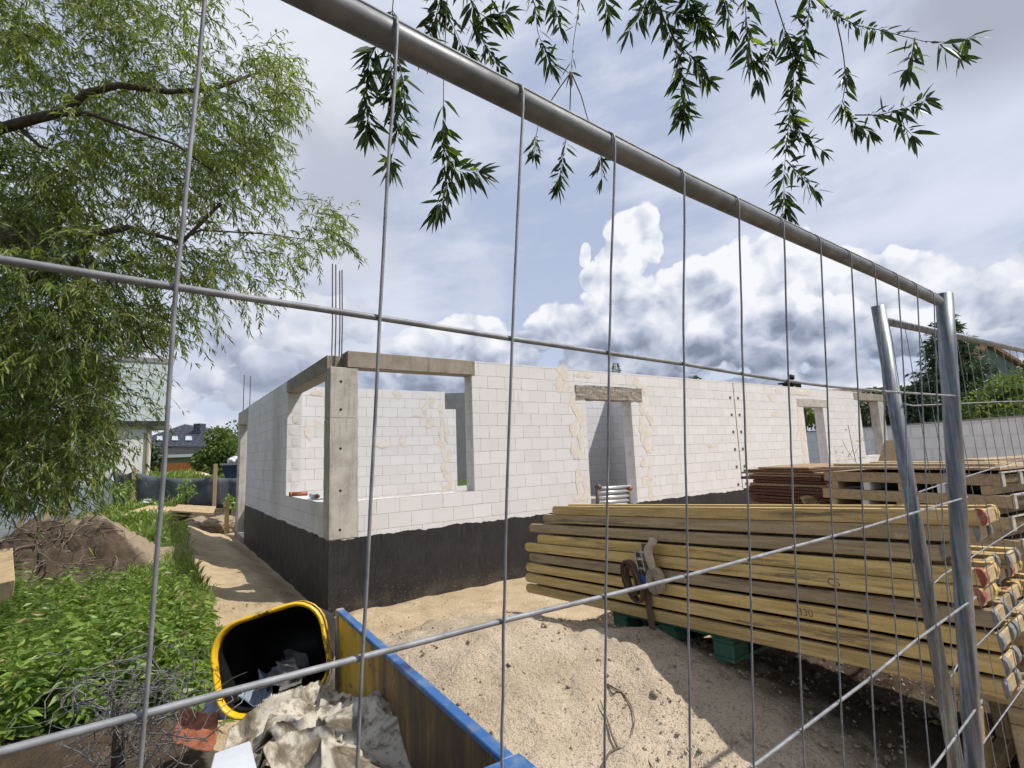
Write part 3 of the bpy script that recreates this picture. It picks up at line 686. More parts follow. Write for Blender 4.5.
def build_heap():
    xs = np.arange(.55, 5.6, .03); ys = np.arange(-.6, 5.35, .03); Xg, Yg = np.meshgrid(xs, ys); x = Xg.ravel(); y = Yg.ravel()
    n1 = fbm(x, y, 2.0, 4, 5.5); n2 = fbm(x, y, 11.0, 4, 1.5); n3 = fbm(x, y, 3.2, 3, 9.0)
    rid = np.abs(fbm(x*.6+y*.8, y*.25-x*.2, 4.0, 3, 2.2))
    z = heap_h(x, y)+n1*.030+n2*.009+np.where(n3 > .2, (n3-.2)*.06, 0)-np.where(rid < .06, (.06-rid)*.35, 0)
    nx = len(xs); ny = len(ys); i, j = np.meshgrid(np.arange(nx-1), np.arange(ny-1)); a = (j*nx+i).ravel()
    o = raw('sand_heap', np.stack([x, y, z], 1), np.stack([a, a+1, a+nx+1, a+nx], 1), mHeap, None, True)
    soil = sstep(.15, .40, (x-2.4)*.87+(y-3.0)*.49)*sstep(2.5, 3.0, y)*sstep(4.4, 3.9, y)*1.2+np.exp(-((x-3.7)/1.25)**2-((y-1.0)/1.9)**2)*.95  # bare soil, with the beam stack's shade painted into its dark tone
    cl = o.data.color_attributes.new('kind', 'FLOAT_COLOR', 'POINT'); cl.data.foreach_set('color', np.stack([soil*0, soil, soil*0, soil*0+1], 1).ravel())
    tag(o, 'broad heap of pale sand between the blue skip and the beam stack', 'sand heap')
build_heap()
def surf(x, y):
    x = np.atleast_1d(np.asarray(x, float)); y = np.atleast_1d(np.asarray(y, float))
    g = ground_h(x, y); inh = (x > .6) & (x < 5.5) & (y > -.5) & (y < 5.3)
    return np.where(inh, np.maximum(g*0+heap_h(x, y), g), g)
def clods():
    m = []; fs = []; o = 0
    n = 5200
    x = RNG.uniform(.4, 3.8, n); y = 1.1+7.5*RNG.uniform(0, 1, n)**1.6; s = RNG.gamma(1.4, .0032, n)+.003; x = np.where((y > 6.8) & (x > 1.8), RNG.uniform(.5, 1.8, n), x)
    z = surf(x, y)
    V = []; Fc = []
    base = np.array([(1, 0, 0), (0, 1, 0), (-1, 0, 0), (0, -1, 0), (0, 0, 1), (0, 0, -1)], float)
    tri = np.array([(0, 1, 4), (1, 2, 4), (2, 3, 4), (3, 0, 4), (1, 0, 5), (2, 1, 5), (3, 2, 5), (0, 3, 5)])
    for i in range(n):
        r = RNG.uniform(.55, 1.2, (6, 3)); V.append(base*r*s[i]+np.array([x[i], y[i], z[i]+.25*s[i]])); Fc.append(tri+6*i)
    tag(raw('sand_clods', np.concatenate(V), np.concatenate(Fc), mHeap, None, True), kind='stuff', label='small clods and grit scattered over the sand', cat='grit')
clods()
def stems(name, label, cat, lines, r, m):
    b = MB()
    for ln in lines: b.tube(ln, [r*(1-.6*i/(len(ln)-1)) for i in range(len(ln))], 5)
    return tag(b.build(name, m, None, True), label, cat)
def on(px, py, dz=.012, z=.55):
    p = at_z(px, py, z)
    for _ in range(12): z = float(surf(p[0], p[1])[0])+dz; p = at_z(px, py, z)
    return p
stems('dry_stick', 'thin black forked stick on the near slope of the sand heap', 'stick', [[on(600, 770), on(610, 752), on(618, 748), on(632, 750), on(648, 760), on(655, 772)], [on(618, 748), on(612, 735), on(606, 715), on(600, 700)]], .006, mRoot)
stems('dry_stick', 'curved dark root lying beside the strapped beams on the sand heap', 'stick', [[on(607, 684), on(622, 692), on(631, 705), on(635, 720), on(632, 735)], [on(622, 692), on(614, 690), on(604, 683)]], .005, mRoot)
stems('dry_stick', 'short dark twig near the crest of the sand heap', 'stick', [[on(507, 664), on(513, 668), on(520, 669), on(525, 674)], [on(516, 668), on(520, 664)]], .007, mRoot)

# ------------------------------------------------------------------ stack of timber formwork beams
def beam_len(px_end, row):                           # distance from the far end to a point seen at px_end on that row
    p0 = B0+BU*row
    lo, hi = 0.0, 3.6
    for _ in range(40):
        md = (lo+hi)/2; q = ROT.T@(p0-BD*md-EYE)
        if CX+F*q[0]/-q[2] < px_end: lo = md
        else: hi = md
    return lo
ORD = ['lowest', 'second from the bottom', 'third from the bottom', 'fourth from the bottom', 'fifth from the bottom', 'sixth from the bottom', 'seventh from the bottom', 'eighth from the bottom', 'topmost']
def make_beam(L, label, red, group, slim=False, grey=False):
    """lies along -BD from its origin; local axes: x = BN (depth), y = along, z = up"""
    t = bpy.data.objects.new('timber_beam', None); COL.objects.link(t); tag(t, label, 'timber beam', group); t.empty_display_size = .1
    h = .0640; w = .040; D_ = .20
    for k, x0 in enumerate((0, D_-w)):
        m = MB(); m.prism([(x0, -L, 0), (x0, -.018, 0), (x0, 0, .020), (x0, 0, h-.020), (x0, -.018, h), (x0, -L, h)], (w, 0, 0)); m.build('flange', mGreyWood if grey else mYellow, t, bevel=.005, seg=2)
    m = MB(); m.box(w, D_-w, -L+.02, -.02, h*.5-.014, h*.5+.014); m.build('web', mWeb, t)
    if not slim:
        for k, x0 in enumerate((-.0015, D_-w-.0015)):
            m = MB()
            if red: prof = [(.024, -.002), (.030, -.002), (.041, .012), (.046, h*.5), (.041, h-.012), (.030, h+.0025), (.012, h+.0025)]
            else: prof = [(.034, .002), (.040, .002), (.047, .016), (.050, h*.5), (.046, h-.012), (.036, h+.0015), (.030, h+.0015)]
            m.prism([(x0, -L-.005+.044-u, v) for u, v in prof], (w+.003, 0, 0))
            m.build('end_cap', mRed if red and k == 0 else (mGrey if not red else mYellow), t, False, bevel=.004, seg=2)
        m = MB(); m.box(w+.004, D_-w-.004, -L+.0, -L+.016, .004, h-.004); m.build('end_plate', mPine, t, bevel=.004)
    return t
def place(o, p):
    mw = Matrix.Identity(4)
    for i in range(3): mw[i][0] = BN[i]; mw[i][1] = BD[i]; mw[i][2] = BU[i]; mw[i][3] = p[i]
    o.matrix_world = mw
ZROW = [0, .082, .164, .245, .325, .392, .473, .553, .619]
rr = random.Random(4)
far_px = [527, 526, 526, 527, 526, 534, 526, 539, 547]; end_px = [1008, 1008, 1002, 996, 985, 985, 940, 975, 984]; back = [0, 0, .01, .015, 0, .03, .045, .05, .045]; deep = [5, 5, 5, 4, 4, 3, 3, 2, 1]
proto_in = None
def text_mesh(name, body, size, m, parent, loc, rot):
    cu = bpy.data.curves.new(name, 'FONT'); cu.body = body; cu.size = size; cu.extrude = .0004; tmp = bpy.data.objects.new(name, cu); COL.objects.link(tmp)
    dg = bpy.context.evaluated_depsgraph_get(); me = bpy.data.meshes.new_from_object(tmp.evaluated_get(dg)); me.materials.clear(); me.materials.append(m)
    bpy.data.objects.remove(tmp)
    o = bpy.data.objects.new(name, me); COL.objects.link(o); o.parent = parent; o.location = loc; o.rotation_euler = rot; return o
for r in range(9):
    z = ZROW[r]; L = beam_len(end_px[r], z); s0 = beam_len(far_px[r], z) if r else 0.0; s0 += rr.uniform(-.015, .015) if r else 0
    t = make_beam(L-s0, '%s timber beam, %s in the front face of the beam stack' % ('greyed' if r in (3, 6, 7) else 'yellowed', ORD[r]), r in (8, 5, 4), 'timber beams in the big stack', False, r in (3, 6, 7))
    place(t, B0+BU*z-BD*s0+BN*back[r])
    if r == 2: text_mesh('stamp', '330', .048, mMark, t, (-.0008, -L*.745, .014), (rad(90), 0, rad(-90)))
    if r == 4: text_mesh('stamp', 'CS', .048, mMark, t, (-.0008, -L*.80, .012), (rad(90), 0, rad(-90)))
    for k in range(1, deep[r]):
        d = .21*k+back[r]*.5+rr.uniform(0, .008); e = rr.uniform(-.09, .05); LL = L-s0+e
        if proto_in is None or True:
            t = make_beam(LL, 'timber beam behind the beam stack\'s front face, only its capped end showing', rr.random() < .22, 'timber beams in the big stack, behind the front row')
        place(t, B0+BU*z-BD*s0+BN*(back[r]*.4+d))
# bearers and pallet below
def pallet(name, label, m, o, a, b, c, group=None):
    """o corner, a long edge, b short edge, c up (.14)"""
    o, a, b, c = [np.array(v, float) for v in (o, a, b, c)]
    t = thing(name, label, 'pallet', o, group)
    for k in range(5):
        q = MB(); q.frame(o+b*(k*.215)+c*.84, a, b*.14, c*.16); q.build('deck_board', m, t, bevel=.004)
    for i in range(3):
        for k in range(3):
            q = MB(); q.frame(o+a*(i*.43)+b*(k*.43)+c*.15, a*.14, b*.14, c*.53); q.build('block', m, t, bevel=.006)
    for i in range(3):
        q = MB(); q.frame(o+a*(i*.43)+c*.69, a*.14, b, c*.14); q.build('stringer', m, t, bevel=.003)
        q = MB(); q.frame(o+a*(i*.43), a*.14, b, c*.145); q.build('bottom_board', m, t, bevel=.003)
    return t
pp = B0-BD*beam_len(608, 0)-BU*.146+BN*.04
pl = beam_len(727, 0)-beam_len(608, 0)
pallet('pallet', 'green painted pallet half sunk in sand under the beam stack', mGreenP, pp, -BD*pl, BN*1.1, BU*.142)
pp2 = B0-BD*(beam_len(940, 0))-BU*.424+BN*.15
pallet('pallet', 'tall bare timber crib in the shade under the near end of the beams', mPineY, pp2, -BD*.36, BN*.9, BU*.420)
# ratchet strap hanging on the front of the stack
def strap():
    s = beam_len(648, .3); o = B0-BD*s
    def P(u, v, d=.0): return o-BD*u+BU*v-BN*d        # u right, v up, d out of the face
    t = thing('ratchet_strap', 'tan lashing strap with steel ratchet hanging coiled on the front of the beam stack', 'strap', P(0, .3))
    m = MB(); w = .024
    def band(pts, hw, m, th=.004):
        rings = []
        for (u, v, d) in pts:
            rings.append([P(u-hw, v, d), P(u+hw, v, d), P(u+hw, v, d+th), P(u-hw, v, d+th)])
        m.loft(rings)
    band([(.0, .45, -.05), (.0, .46, .006), (.005, .40, .012), (.0, .33, .02), (-.01, .25, .024), (-.008, .12, .02), (-.005, -.03, .012), (-.005, -.06, .01)], .024, m); m.build('webbing', mStrapD, t)
    m = MB()                                         # rolled-up tail seen end on
    for k in range(6):
        r = .078-.010*k; pts = [P(.095+r*.72*math.cos(a), .255+r*math.sin(a), .03) for a in np.linspace(0, 2*math.pi, 17)]
        pts2 = [p-BN*.045 for p in pts]; m.add(pts+pts2, [(i, i+1, 17+i+1, 17+i) for i in range(16)])
    o_ = m.build('coil', mStrap, t); sd = o_.modifiers.new('t', 'SOLIDIFY'); sd.thickness = .004
    m = MB(); rings = []                            # loose knot of webbing over the top
    for i, (u, v, d, hw) in enumerate([(.085, .29, .05, .028), (.08, .36, .06, .042), (.055, .41, .055, .045), (.065, .455, .045, .034), (.10, .475, .035, .048), (.075, .505, .02, .030)]):
        rings.append([P(u-hw, v, d-.012), P(u+hw, v+.006, d-.012), P(u+hw*.8, v, d+.014), P(u-hw*.6, v+.01, d+.02)])
    m.loft(rings); o_ = m.build('webbing_tail', mStrap, t, True); q = o_.modifiers.new('s', 'SUBSURF'); q.levels = q.render_levels = 2
    m = MB()                                         # dark loops left of the ratchet
    for (cu, cv, a, b_) in [(-.085, .235, .070, .125), (-.07, .22, .055, .11), (-.095, .25, .045, .10)]:
        pts = [P(cu+a*math.cos(x)-.25*(b_*math.sin(x)), cv+b_*math.sin(x), .03) for x in np.linspace(0, 2*math.pi, 19)]
        pts2 = [p-BN*.05 for p in pts]; m.add(pts+pts2, [(i, i+1, 20+i, 19+i) for i in range(18)])
    o_ = m.build('loop', mStrapD, t); sd = o_.modifiers.new('t', 'SOLIDIFY'); sd.thickness = .004
    m = MB()
    for u in (-.03, .022): m.prism([P(u, .30, .03), P(u, .30, .06), P(u, .40, .075), P(u, .425, .06), P(u, .42, .03)], -BD*.006)
    m.tube([P(-.036, .375, .05), P(.036, .375, .05)], .013, 10); m.tube([P(-.036, .315, .045), P(.036, .315, .045)], .008, 8); m.tube([P(-.034, .415, .055), P(.034, .415, .055)], .007, 8)
    m.build('ratchet', mSteel, t)
    m = MB(); m.prism([P(-.03, .275, .04), P(.03, .275, .04), P(.024, .20, .036), P(-.004, .20, .036)], -BN*.02); m.prism([P(-.05, .285, .04), P(.03, .275, .04), P(.03, .262, .04), P(-.05, .27, .04)], -BN*.02); m.build('handle', mBluePl, t, bevel=.003)
    m = MB(); m.tube([P(-.005, -.05, .02), P(-.028, -.085, .02), P(-.024, -.12, .02), P(.004, -.125, .02), P(.018, -.09, .02), P(-.002, -.05, .02)], .004, 6)
    m.build('hook', mSteel, t, True)
strap()

# ------------------------------------------------------------------ more formwork behind: panels, plywood, boards, trestle
def panels():
    D = 5.1
    a0 = at_d(827, 505, D); zt = float(at_d(827, 466, D)[2]); zb = zt-.66
    e = unit(np.array([-.125, -.99, 0])); n = np.array([.99, -.125, 0.0])
    k = 0
    lens = [1.36, 1.44, 1.38, 1.42]; names = ['topmost', 'second from the top', 'third from the top', 'lowest']
    for i in range(4):
        z = zt-.16-i*.165; o = np.array([a0[0], a0[1], 0])+e*(.0 if i != 1 else -.03)-n*0.0
        t = thing('formwork_panel', 'deep edged wooden formwork panel, %s in the stack behind the beams' % names[i], 'formwork panel', (o[0], o[1], z), 'formwork panels stacked behind the beams')
        L = lens[i]
        m = MB(); m.frame(o+np.array([0, 0, z+.012]), e*L, n*.045, (0, 0, .092)); m.build('edge_board', mPine, t, bevel=.004)
        m = MB(); m.frame(o+n*1.0+np.array([0, 0, z+.012]), e*L, n*.045, (0, 0, .092)); m.build('edge_board', mPine, t, bevel=.004)
        if i == 0: m = MB(); m.frame(o-n*.02+np.array([0, 0, z+.132]), e*(L+.02), n*1.1, (0, 0, .021)); m.build('plywood_face', mPine, t, bevel=.002)
        m = MB(); m.frame(o+n*.10+np.array([0, 0, z+.03]), e*L, n*.85, (0, 0, .06)); m.build('core_panel', mWeb, t)
        for c in range(5):
            m = MB(); m.frame(o+e*(.08+c*.29)-n*.006+np.array([0, 0, z-.058]), e*.055, n*1.05, (0, 0, .069)); m.build('spacer', mWhiteRen if c % 2 else mPine, t)
        for q_ in (0.02, .34, .68, .98):
            m = MB(); m.frame(o+e*(L+.001)+n*q_+np.array([0, 0, z+.006]), e*.012, n*.05, (0, 0, .10)); m.build('end_bracket', mAlu, t, bevel=.002)
        m = MB(); m.frame(o+e*(L+.001)+np.array([0, 0, z+.108]), e*.02, n*1.05, (0, 0, .012)); m.build('end_rail', mAlu, t, bevel=.002)
    m = MB(); o = np.array([a0[0], a0[1], 0])+n*.08+e*.06; zb = zt-.16-3*.165-.07; m.frame(o+np.array([0, 0, .2]), e*1.2, n*.9, (0, 0, zb-.2)); tag(m.build('timber_crib', mPly2, None, bevel=.01, origin=o), 'low timber crib under the stack of formwork panels', 'crib')
    # cut-offs lying on the panels
    for j, (s, w, l, lab) in enumerate([(.05, .12, 1.25, 'long weathered board along the front of the formwork panels'), (.15, .14, 1.1, 'short pale board further back on top of the formwork panels')]):
        o = np.array([a0[0], a0[1], zt-.006])+e*s+n*(.1+.45*j); m = MB(); m.frame(o, e*l+n*(.04-.2*j), n*w, (0, 0, .024))
        tag(m.build('board', mPine, None, bevel=.003, origin=o), lab, 'board', 'loose boards on the formwork panels')
panels()
def plywood():
    D = 5.9; c = at_d(786, 500, D); zt = float(at_d(786, 467, D)[2]); e = unit(np.array([-.1, -.99, 0])); n = np.array([.99, -.1, 0])
    r = random.Random(3); z = zt; pos_names = ['topmost', 'second', 'third', 'fourth', 'fifth', 'sixth', 'seventh', 'eighth', 'ninth', 'tenth', 'eleventh', 'twelfth']
    for i in range(12):
        th = .030 if i > 3 else .022; z -= th+r.uniform(.002, .010)
        w = .62 if i == 0 else r.uniform(.86, 1.04); s = r.uniform(-.06, .06); m = MB()
        o = np.array([c[0], c[1], z])-e*(w*.5-s)-n*r.uniform(0, .05)
        a = r.uniform(-.05, .05)
        m.frame(o, e*w+n*a, n*1.1-e*a, (0, 0, th))
        lab = 'sheet of used shuttering plywood, %s down in the ragged reddish pile' % pos_names[i]
        tag(m.build('plywood_sheet', mPly2 if i in (0, 2, 3, 6) else mPly, None, bevel=.002, origin=o), lab, 'plywood', 'plywood sheets piled before the house')
    # pallet-like bearer below
    m = MB(); o = np.array([c[0], c[1], 0])-e*.48; m.frame(o+np.array([0, 0, .1]), e*.95, n*.9, (0, 0, z-.11)); tag(m.build('timber_crib', mPly2, None, bevel=.01), 'low timber crib that carries the pile of plywood', 'crib')
    o = at_d(803, 504, 5.6); m = MB(); q = [at_d(803, 499, 5.6), at_d(808, 507, 5.6), at_d(827, 505, 5.5), at_d(825, 494, 5.6)]
    m.prism(q, (0.02, .05, .02)); tag(m.build('offcut_board', mPine, None, bevel=.003, origin=q[0]), 'pale pine offcut leaning at the foot of the plywood pile', 'board')
plywood()
def trestle():
    y = 6.2; t = thing('steel_frame', 'stacked white steel scaffold frames leaning upright before the doorway', 'scaffold frame', at_y(613, 505, y))
    def Q(px, py, dy=0): return at_y(px, py, y+dy)
    for px in (597.5, 629):
        m = MB(); m.tube([Q(px, 486), Q(px+.4, 522)], .03, 8); m.build('upright', mRust, t, True)
    for py in (487.5, 492, 497, 501.5, 506):
        m = MB(); m.tube([Q(597, py+1), Q(630, py-1.2)], .026, 8); m.build('rail', mAlu, t, True)
    for px, py in ((598, 487), (629, 488)):
        m = MB(); m.tube([Q(px-1.5, py), Q(px+2.0, py)], .045, 8); m.build('clamp', mRed if px > 610 else mRust, t, True)
    t = thing('dry_weed', 'thin dried weed stalk standing against the white wall beside the far window', 'weed', at_y(852, 470, FY-.3))
    b = MB(); pts = [at_y(858, 470, FY-.3), at_y(853, 450, FY-.3), at_y(848, 425, FY-.3)]
    b.tube(pts, .008, 5); b.tube([at_y(855, 462, FY-.3), at_y(846, 448, FY-.3), at_y(842, 440, FY-.3)], .006, 5); b.tube([at_y(854, 455, FY-.3), at_y(862, 440, FY-.3), at_y(866, 432, FY-.3)], .006, 5); b.build('stem', mRoot, t)
    P = np.array([at_y(RNG.uniform(842, 866), RNG.uniform(428, 460), FY-.3) for _ in range(22)]); V, Fc = leaves(P, RNG.normal(size=(22, 3)), .16, .035); raw('leaf', V, Fc, lWeed, t)
trestle()

# ------------------------------------------------------------------ skip, bin and rubbish
def skip():
    t = thing('skip', 'blue rimmed steel rubbish skip with worn yellow inside', 'skip', (.80, 2.735, .45))
    x0, x1, ya, yb, zt, zb = .783, .820, 1.085, 2.735, 1.20, .42
    m = MB(); m.box(x0+.008, x1-.012, ya+.02, yb-.006, zb, zt-.012); m.build('side_panel', mSkipIn, t)
    m = MB(); m.box(x1-.011, x1-.004, ya+.02, yb-.006, zb, zt-.05); m.build('outer_skin', mBlue, t)
    m = MB(); m.box(x0, x1, ya+.075, yb, zt-.012, zt+.006); m.box(x1-.010, x1+.004, ya+.075, yb, zt-.055, zt-.013); m.build('side_rim', mBlue, t, bevel=.003)
    m = MB(); m.box(-.75, x1+.012, ya-.005, ya+.072, zt-.03, zt+.010); m.build('front_rim', mBlue, t, bevel=.004)
    m = MB(); m.box(-.74, x1-.005, ya+.012, ya+.05, zb, zt-.032); m.build('front_panel', mBlue, t)
    m = MB(); m.box(x0-.002, x1+.001, yb+.001, yb+.025, zb, zt+.008); m.build('end_plate', mat('worn_grey_steel', f_paint((.30, .28, .25), (.40, .37, .33), sc=20), .7), t, bevel=.004)
    m = MB(); m.box(-.74, x0, ya+.05, yb, zb-.02, zb+.02); m.build('floor_plate', mSkipIn, t)
    t.rotation_euler.z = -.030
skip()
def rrect(c, u, v, hw, hh, rc, n=6, sup=0.0):
    out = []
    for (sx, sy, a0) in [(1, 1, 0), (-1, 1, 90), (-1, -1, 180), (1, -1, 270)]:
        for k in range(n+1):
            a = rad(a0+90*k/n); out.append(c+u*(sx*(hw-rc)+rc*math.cos(a))+v*(sy*(hh-rc)+rc*math.sin(a)))
    return out
def bin_():
    Dn = 2.45; c = at_d(271, 659, Dn)
    k = Dn/F
    # outline of the mouth follows the tilted view; opening looks at the camera and a little up to the left
    right = ROT@np.array([math.cos(rad(18)), math.sin(rad(18)), 0.0]); nrm = unit(ROT@np.array([.10, .34, 1.0])); u = unit(right-nrm*np.dot(right, nrm)); v = unit(np.cross(nrm, u))
    t = thing('bin', 'tipped black plastic bin with scuffed yellow rim lying open among the rubbish', 'bin', c-nrm*.3)
    hw, hh = 53*k, 44*k; rc = .135
    m = MB(); rings = []
    prof = [(.0, -.035), (.007, -.020), (.011, .0), (.007, .010), (.000, .011), (-.006, .006), (-.010, -.004), (-.013, -.045)]
    for (dr, dn) in prof: rings.append(rrect(c+nrm*dn, u, v, hw+dr, hh+dr, rc+dr))
    m.loft(rings, False, False); m.build('rim', mYel, t, True)
    m = MB(); rings = [rrect(c-nrm*d, u, v, hw+.002-.10*d, hh+.002-.10*d, rc) for d in (.028, .06, .061, .30, .55)]
    m.loft(rings, False, True); m.build('outer_shell', mBlack, t, True)
    m = MB(); rings = [rrect(c-nrm*d, u, v, hw-.020-.10*d, hh-.020-.10*d, rc-.02) for d in (.02, .10, .30, .535)]
    m.loft(rings, False, True); m.build('inner_wall', mBlack, t, True)
    m = MB(); ring = [rrect(c-nrm*d, u, v, hw+.012, hh+.012, rc+.01) for d in (.03, .055)]
    m.loft(ring, False, False); m.build('collar', mYel, t, True)
    return c, nrm, u, v, hw, hh
BC, BNR, BUu, BV, BHW, BHH = bin_()
def crumple(name, label, cat, quad, res, amp, m, seed, lift=None, th=.004, sc=5.0):
    """a creased sheet: bilinear patch of four world corners pushed about by ridged folds"""
    q = [np.array(a, float) for a in quad]; vs = []; n = unit(np.cross(q[1]-q[0], q[3]-q[0]))
    if n[2] < 0: n = -n
    s = seed*3.7
    for j in range(res+1):
        for i in range(res+1):
            a, b = i/res, j/res; p = (q[0]*(1-a)+q[1]*a)*(1-b)+(q[3]*(1-a)+q[2]*a)*b
            w = p*sc+np.array([s, -s, s]); wv = Vector(w)
            wv2 = wv+.6*Vector((mnoise.noise(wv*.7+Vector((9, 1, 2))), mnoise.noise(wv*.7+Vector((3, 7, 5))), 0))
            ca, sa = math.cos(seed*1.9), math.sin(seed*1.9); wv3 = Vector((wv2.x*ca+wv2.y*sa, (wv2.y*ca-wv2.x*sa)*.38, wv2.z))
            rg = lambda v: max(0.0, 1-abs(mnoise.noise(v))*2.6)
            f = rg(wv3); f2 = rg(wv3*1.9+Vector((5, 5, 5))); f3 = rg(wv2*4.2)
            d = amp*(f**1.5*1.0+f2**1.4*.45+f3**2*.14-.45)
            if lift: d += lift(a, b)
            h = np.array([mnoise.noise(wv2*.9), mnoise.noise(wv2*.9+Vector((7, 3, 1))), 0])*amp*.5
            vs.append(p+n*d+h)
    R = res+1; fs = [(j*R+i, j*R+i+1, (j+1)*R+i+1, (j+1)*R+i) for j in range(res) for i in range(res)]
    o = raw(name, vs, fs, m, None, True); sd = o.modifiers.new('t', 'SOLIDIFY'); sd.thickness = th
    if label: tag(o, label, cat)
    return o
def rubbish():
    z = .80
    def A(px, py, zz): return at_z(px, py, zz)
    crumple('tarp', 'dirty white crumpled tarpaulin heaped in the skip below the yellow rimmed bin', 'tarpaulin', [A(196, 790, .84), A(335, 800, .92), A(345, 694, .90), A(268, 716, .82)], 84, .085, mTarp, 1, lambda a, b: .06*math.sin(math.pi*a), .004, 3.4)
    crumple('tarp', 'muddy pale tarpaulin bunched against the wall of the skip', 'tarpaulin', [A(318, 810, .92), A(448, 800, .90), A(386, 690, .92), A(318, 692, .92)], 84, .085, mTarp, 2, lambda a, b: .06*math.sin(math.pi*b), .004, 3.2)
    crumple('tarp', 'thin pale tarpaulin edge folded below the mouth of the bin', 'tarpaulin', [A(250, 748, .93), A(345, 745, .96), A(350, 706, .92), A(286, 712, .90)], 50, .06, mTarp, 6, None, .004, 4.0)
    q = [A(205, 792, .985), A(262, 792, .985), A(250, 744, .975), A(214, 757, .975)]; m = MB(); m.prism(q, (0, 0, .012)); tag(m.build('foam_board', mWhiteP, None, bevel=.004, origin=q[0]), 'clean white foam board sticking out below the tarpaulin', 'foam board')
    crumple('plastic_sheet', 'torn translucent orange plastic sheet left of the bin', 'plastic sheet', [A(172, 742, .72), A(214, 752, .72), A(222, 712, .78), A(180, 706, .80)], 24, .05, mOrangeP, 4, None, .003)
    crumple('plastic_bag', 'blue grey film bag beside the bin and the orange sheet', 'plastic bag', [A(196, 720, .74), A(232, 722, .74), A(236, 700, .80), A(204, 700, .80)], 20, .05, mBlueBag, 5, None, .003)
    # inside the bin
    def I(a, b, d): return BC+BUu*(a*BHW)+BV*(b*BHH)-BNR*d
    crumple('rubbish_bag', 'dark grey bag of rubbish lying inside the open bin', 'rubbish bag', [I(-.35, -.70, .05), I(.45, -.72, .04), I(.42, -.25, .22), I(.0, -.15, .25)], 30, .07, mBag, 7, None, .003, 7)
    crumple('rubbish_bag', 'pale crushed film at the left inside the open bin', 'rubbish bag', [I(-.72, -.78, .05), I(-.25, -.78, .03), I(-.05, -.25, .22), I(-.45, -.35, .22)], 30, .06, mBlueBag, 8, None, .003, 7)
    crumple('cement_sack', 'grey paper sack end with white patch inside the open bin', 'sack', [I(.02, -.78, .03), I(.42, -.74, .03), I(.25, -.12, .12), I(-.05, -.18, .12)], 24, .04, mat('grey_sack', f_noisy((.05, .05, .05), (.34, .31, .29), 9), .6), 11, None, .003, 7)
    # earth and rubble under it all
    xs = np.linspace(-1.9, .775, 60); ys = np.linspace(1.13, 3.2, 60); X_, Y_ = np.meshgrid(xs, ys); x = X_.ravel(); y = Y_.ravel()
    zz = .62+.10*fbm(x, y, 2.2, 4, 4.4)+.07*fbm(x, y, 8, 4, 6.6)-.30*sstep(2.5, 3.1, y)-.12*sstep(-.6, -1.6, x); a = np.array([[j*60+i, j*60+i+1, (j+1)*60+i+1, (j+1)*60+i] for j in range(59) for i in range(59)])
    tag(raw('rubble', np.stack([x, y, zz], 1), a, mSoil, None, True), 'dark earthy rubble filling the skip under the tarpaulins', 'rubble')
rubbish()
def wire_tangle():
    r = random.Random(12); b = MB()
    for k in range(150):
        px = min(max(r.gauss(135, 30), 60), 205); py = min(max(r.gauss(712, 34), 652), 775); dd = r.uniform(1.95, 2.3)
        c = at_d(px, py, dd); R_ = r.uniform(.05, .16); a0 = r.uniform(0, 6.28); n1 = unit(np.array([r.gauss(0, 1), r.gauss(0, 1), r.gauss(0, 1)])); n2 = unit(np.cross(n1, (r.gauss(0, 1), .3, .8)))
        arc = r.uniform(1.2, 4.5); pts = []
        for i in range(9):
            a = a0+arc*i/8; w = 1+.25*math.sin(3*a+k); pts.append(c+n1*R_*w*math.cos(a)+n2*R_*w*math.sin(a)+np.array([r.gauss(0, .006) for _ in range(3)]))
        b.tube(pts, .0016 if k % 3 else .0024, 4, False)
    tag(b.build('wire_tangle', mat('old_wire', f_noisy((.10, .095, .09), (.26, .25, .235), 30), .6, .3), None, True), 'tangled heap of old grey fence wire among the weeds', 'wire tangle')
    c = at_d(118, 735, 2.1); m = MB(); m.tube([at_d(122, 700, 2.1), at_d(118, 745, 2.08), at_d(117, 800, 2.05)], [.018, .022, .026], 7); tag(m.build('rotten_stake', mBark, None, True), 'short rotten dark stake standing in the tangled wire', 'stake')
wire_tangle()

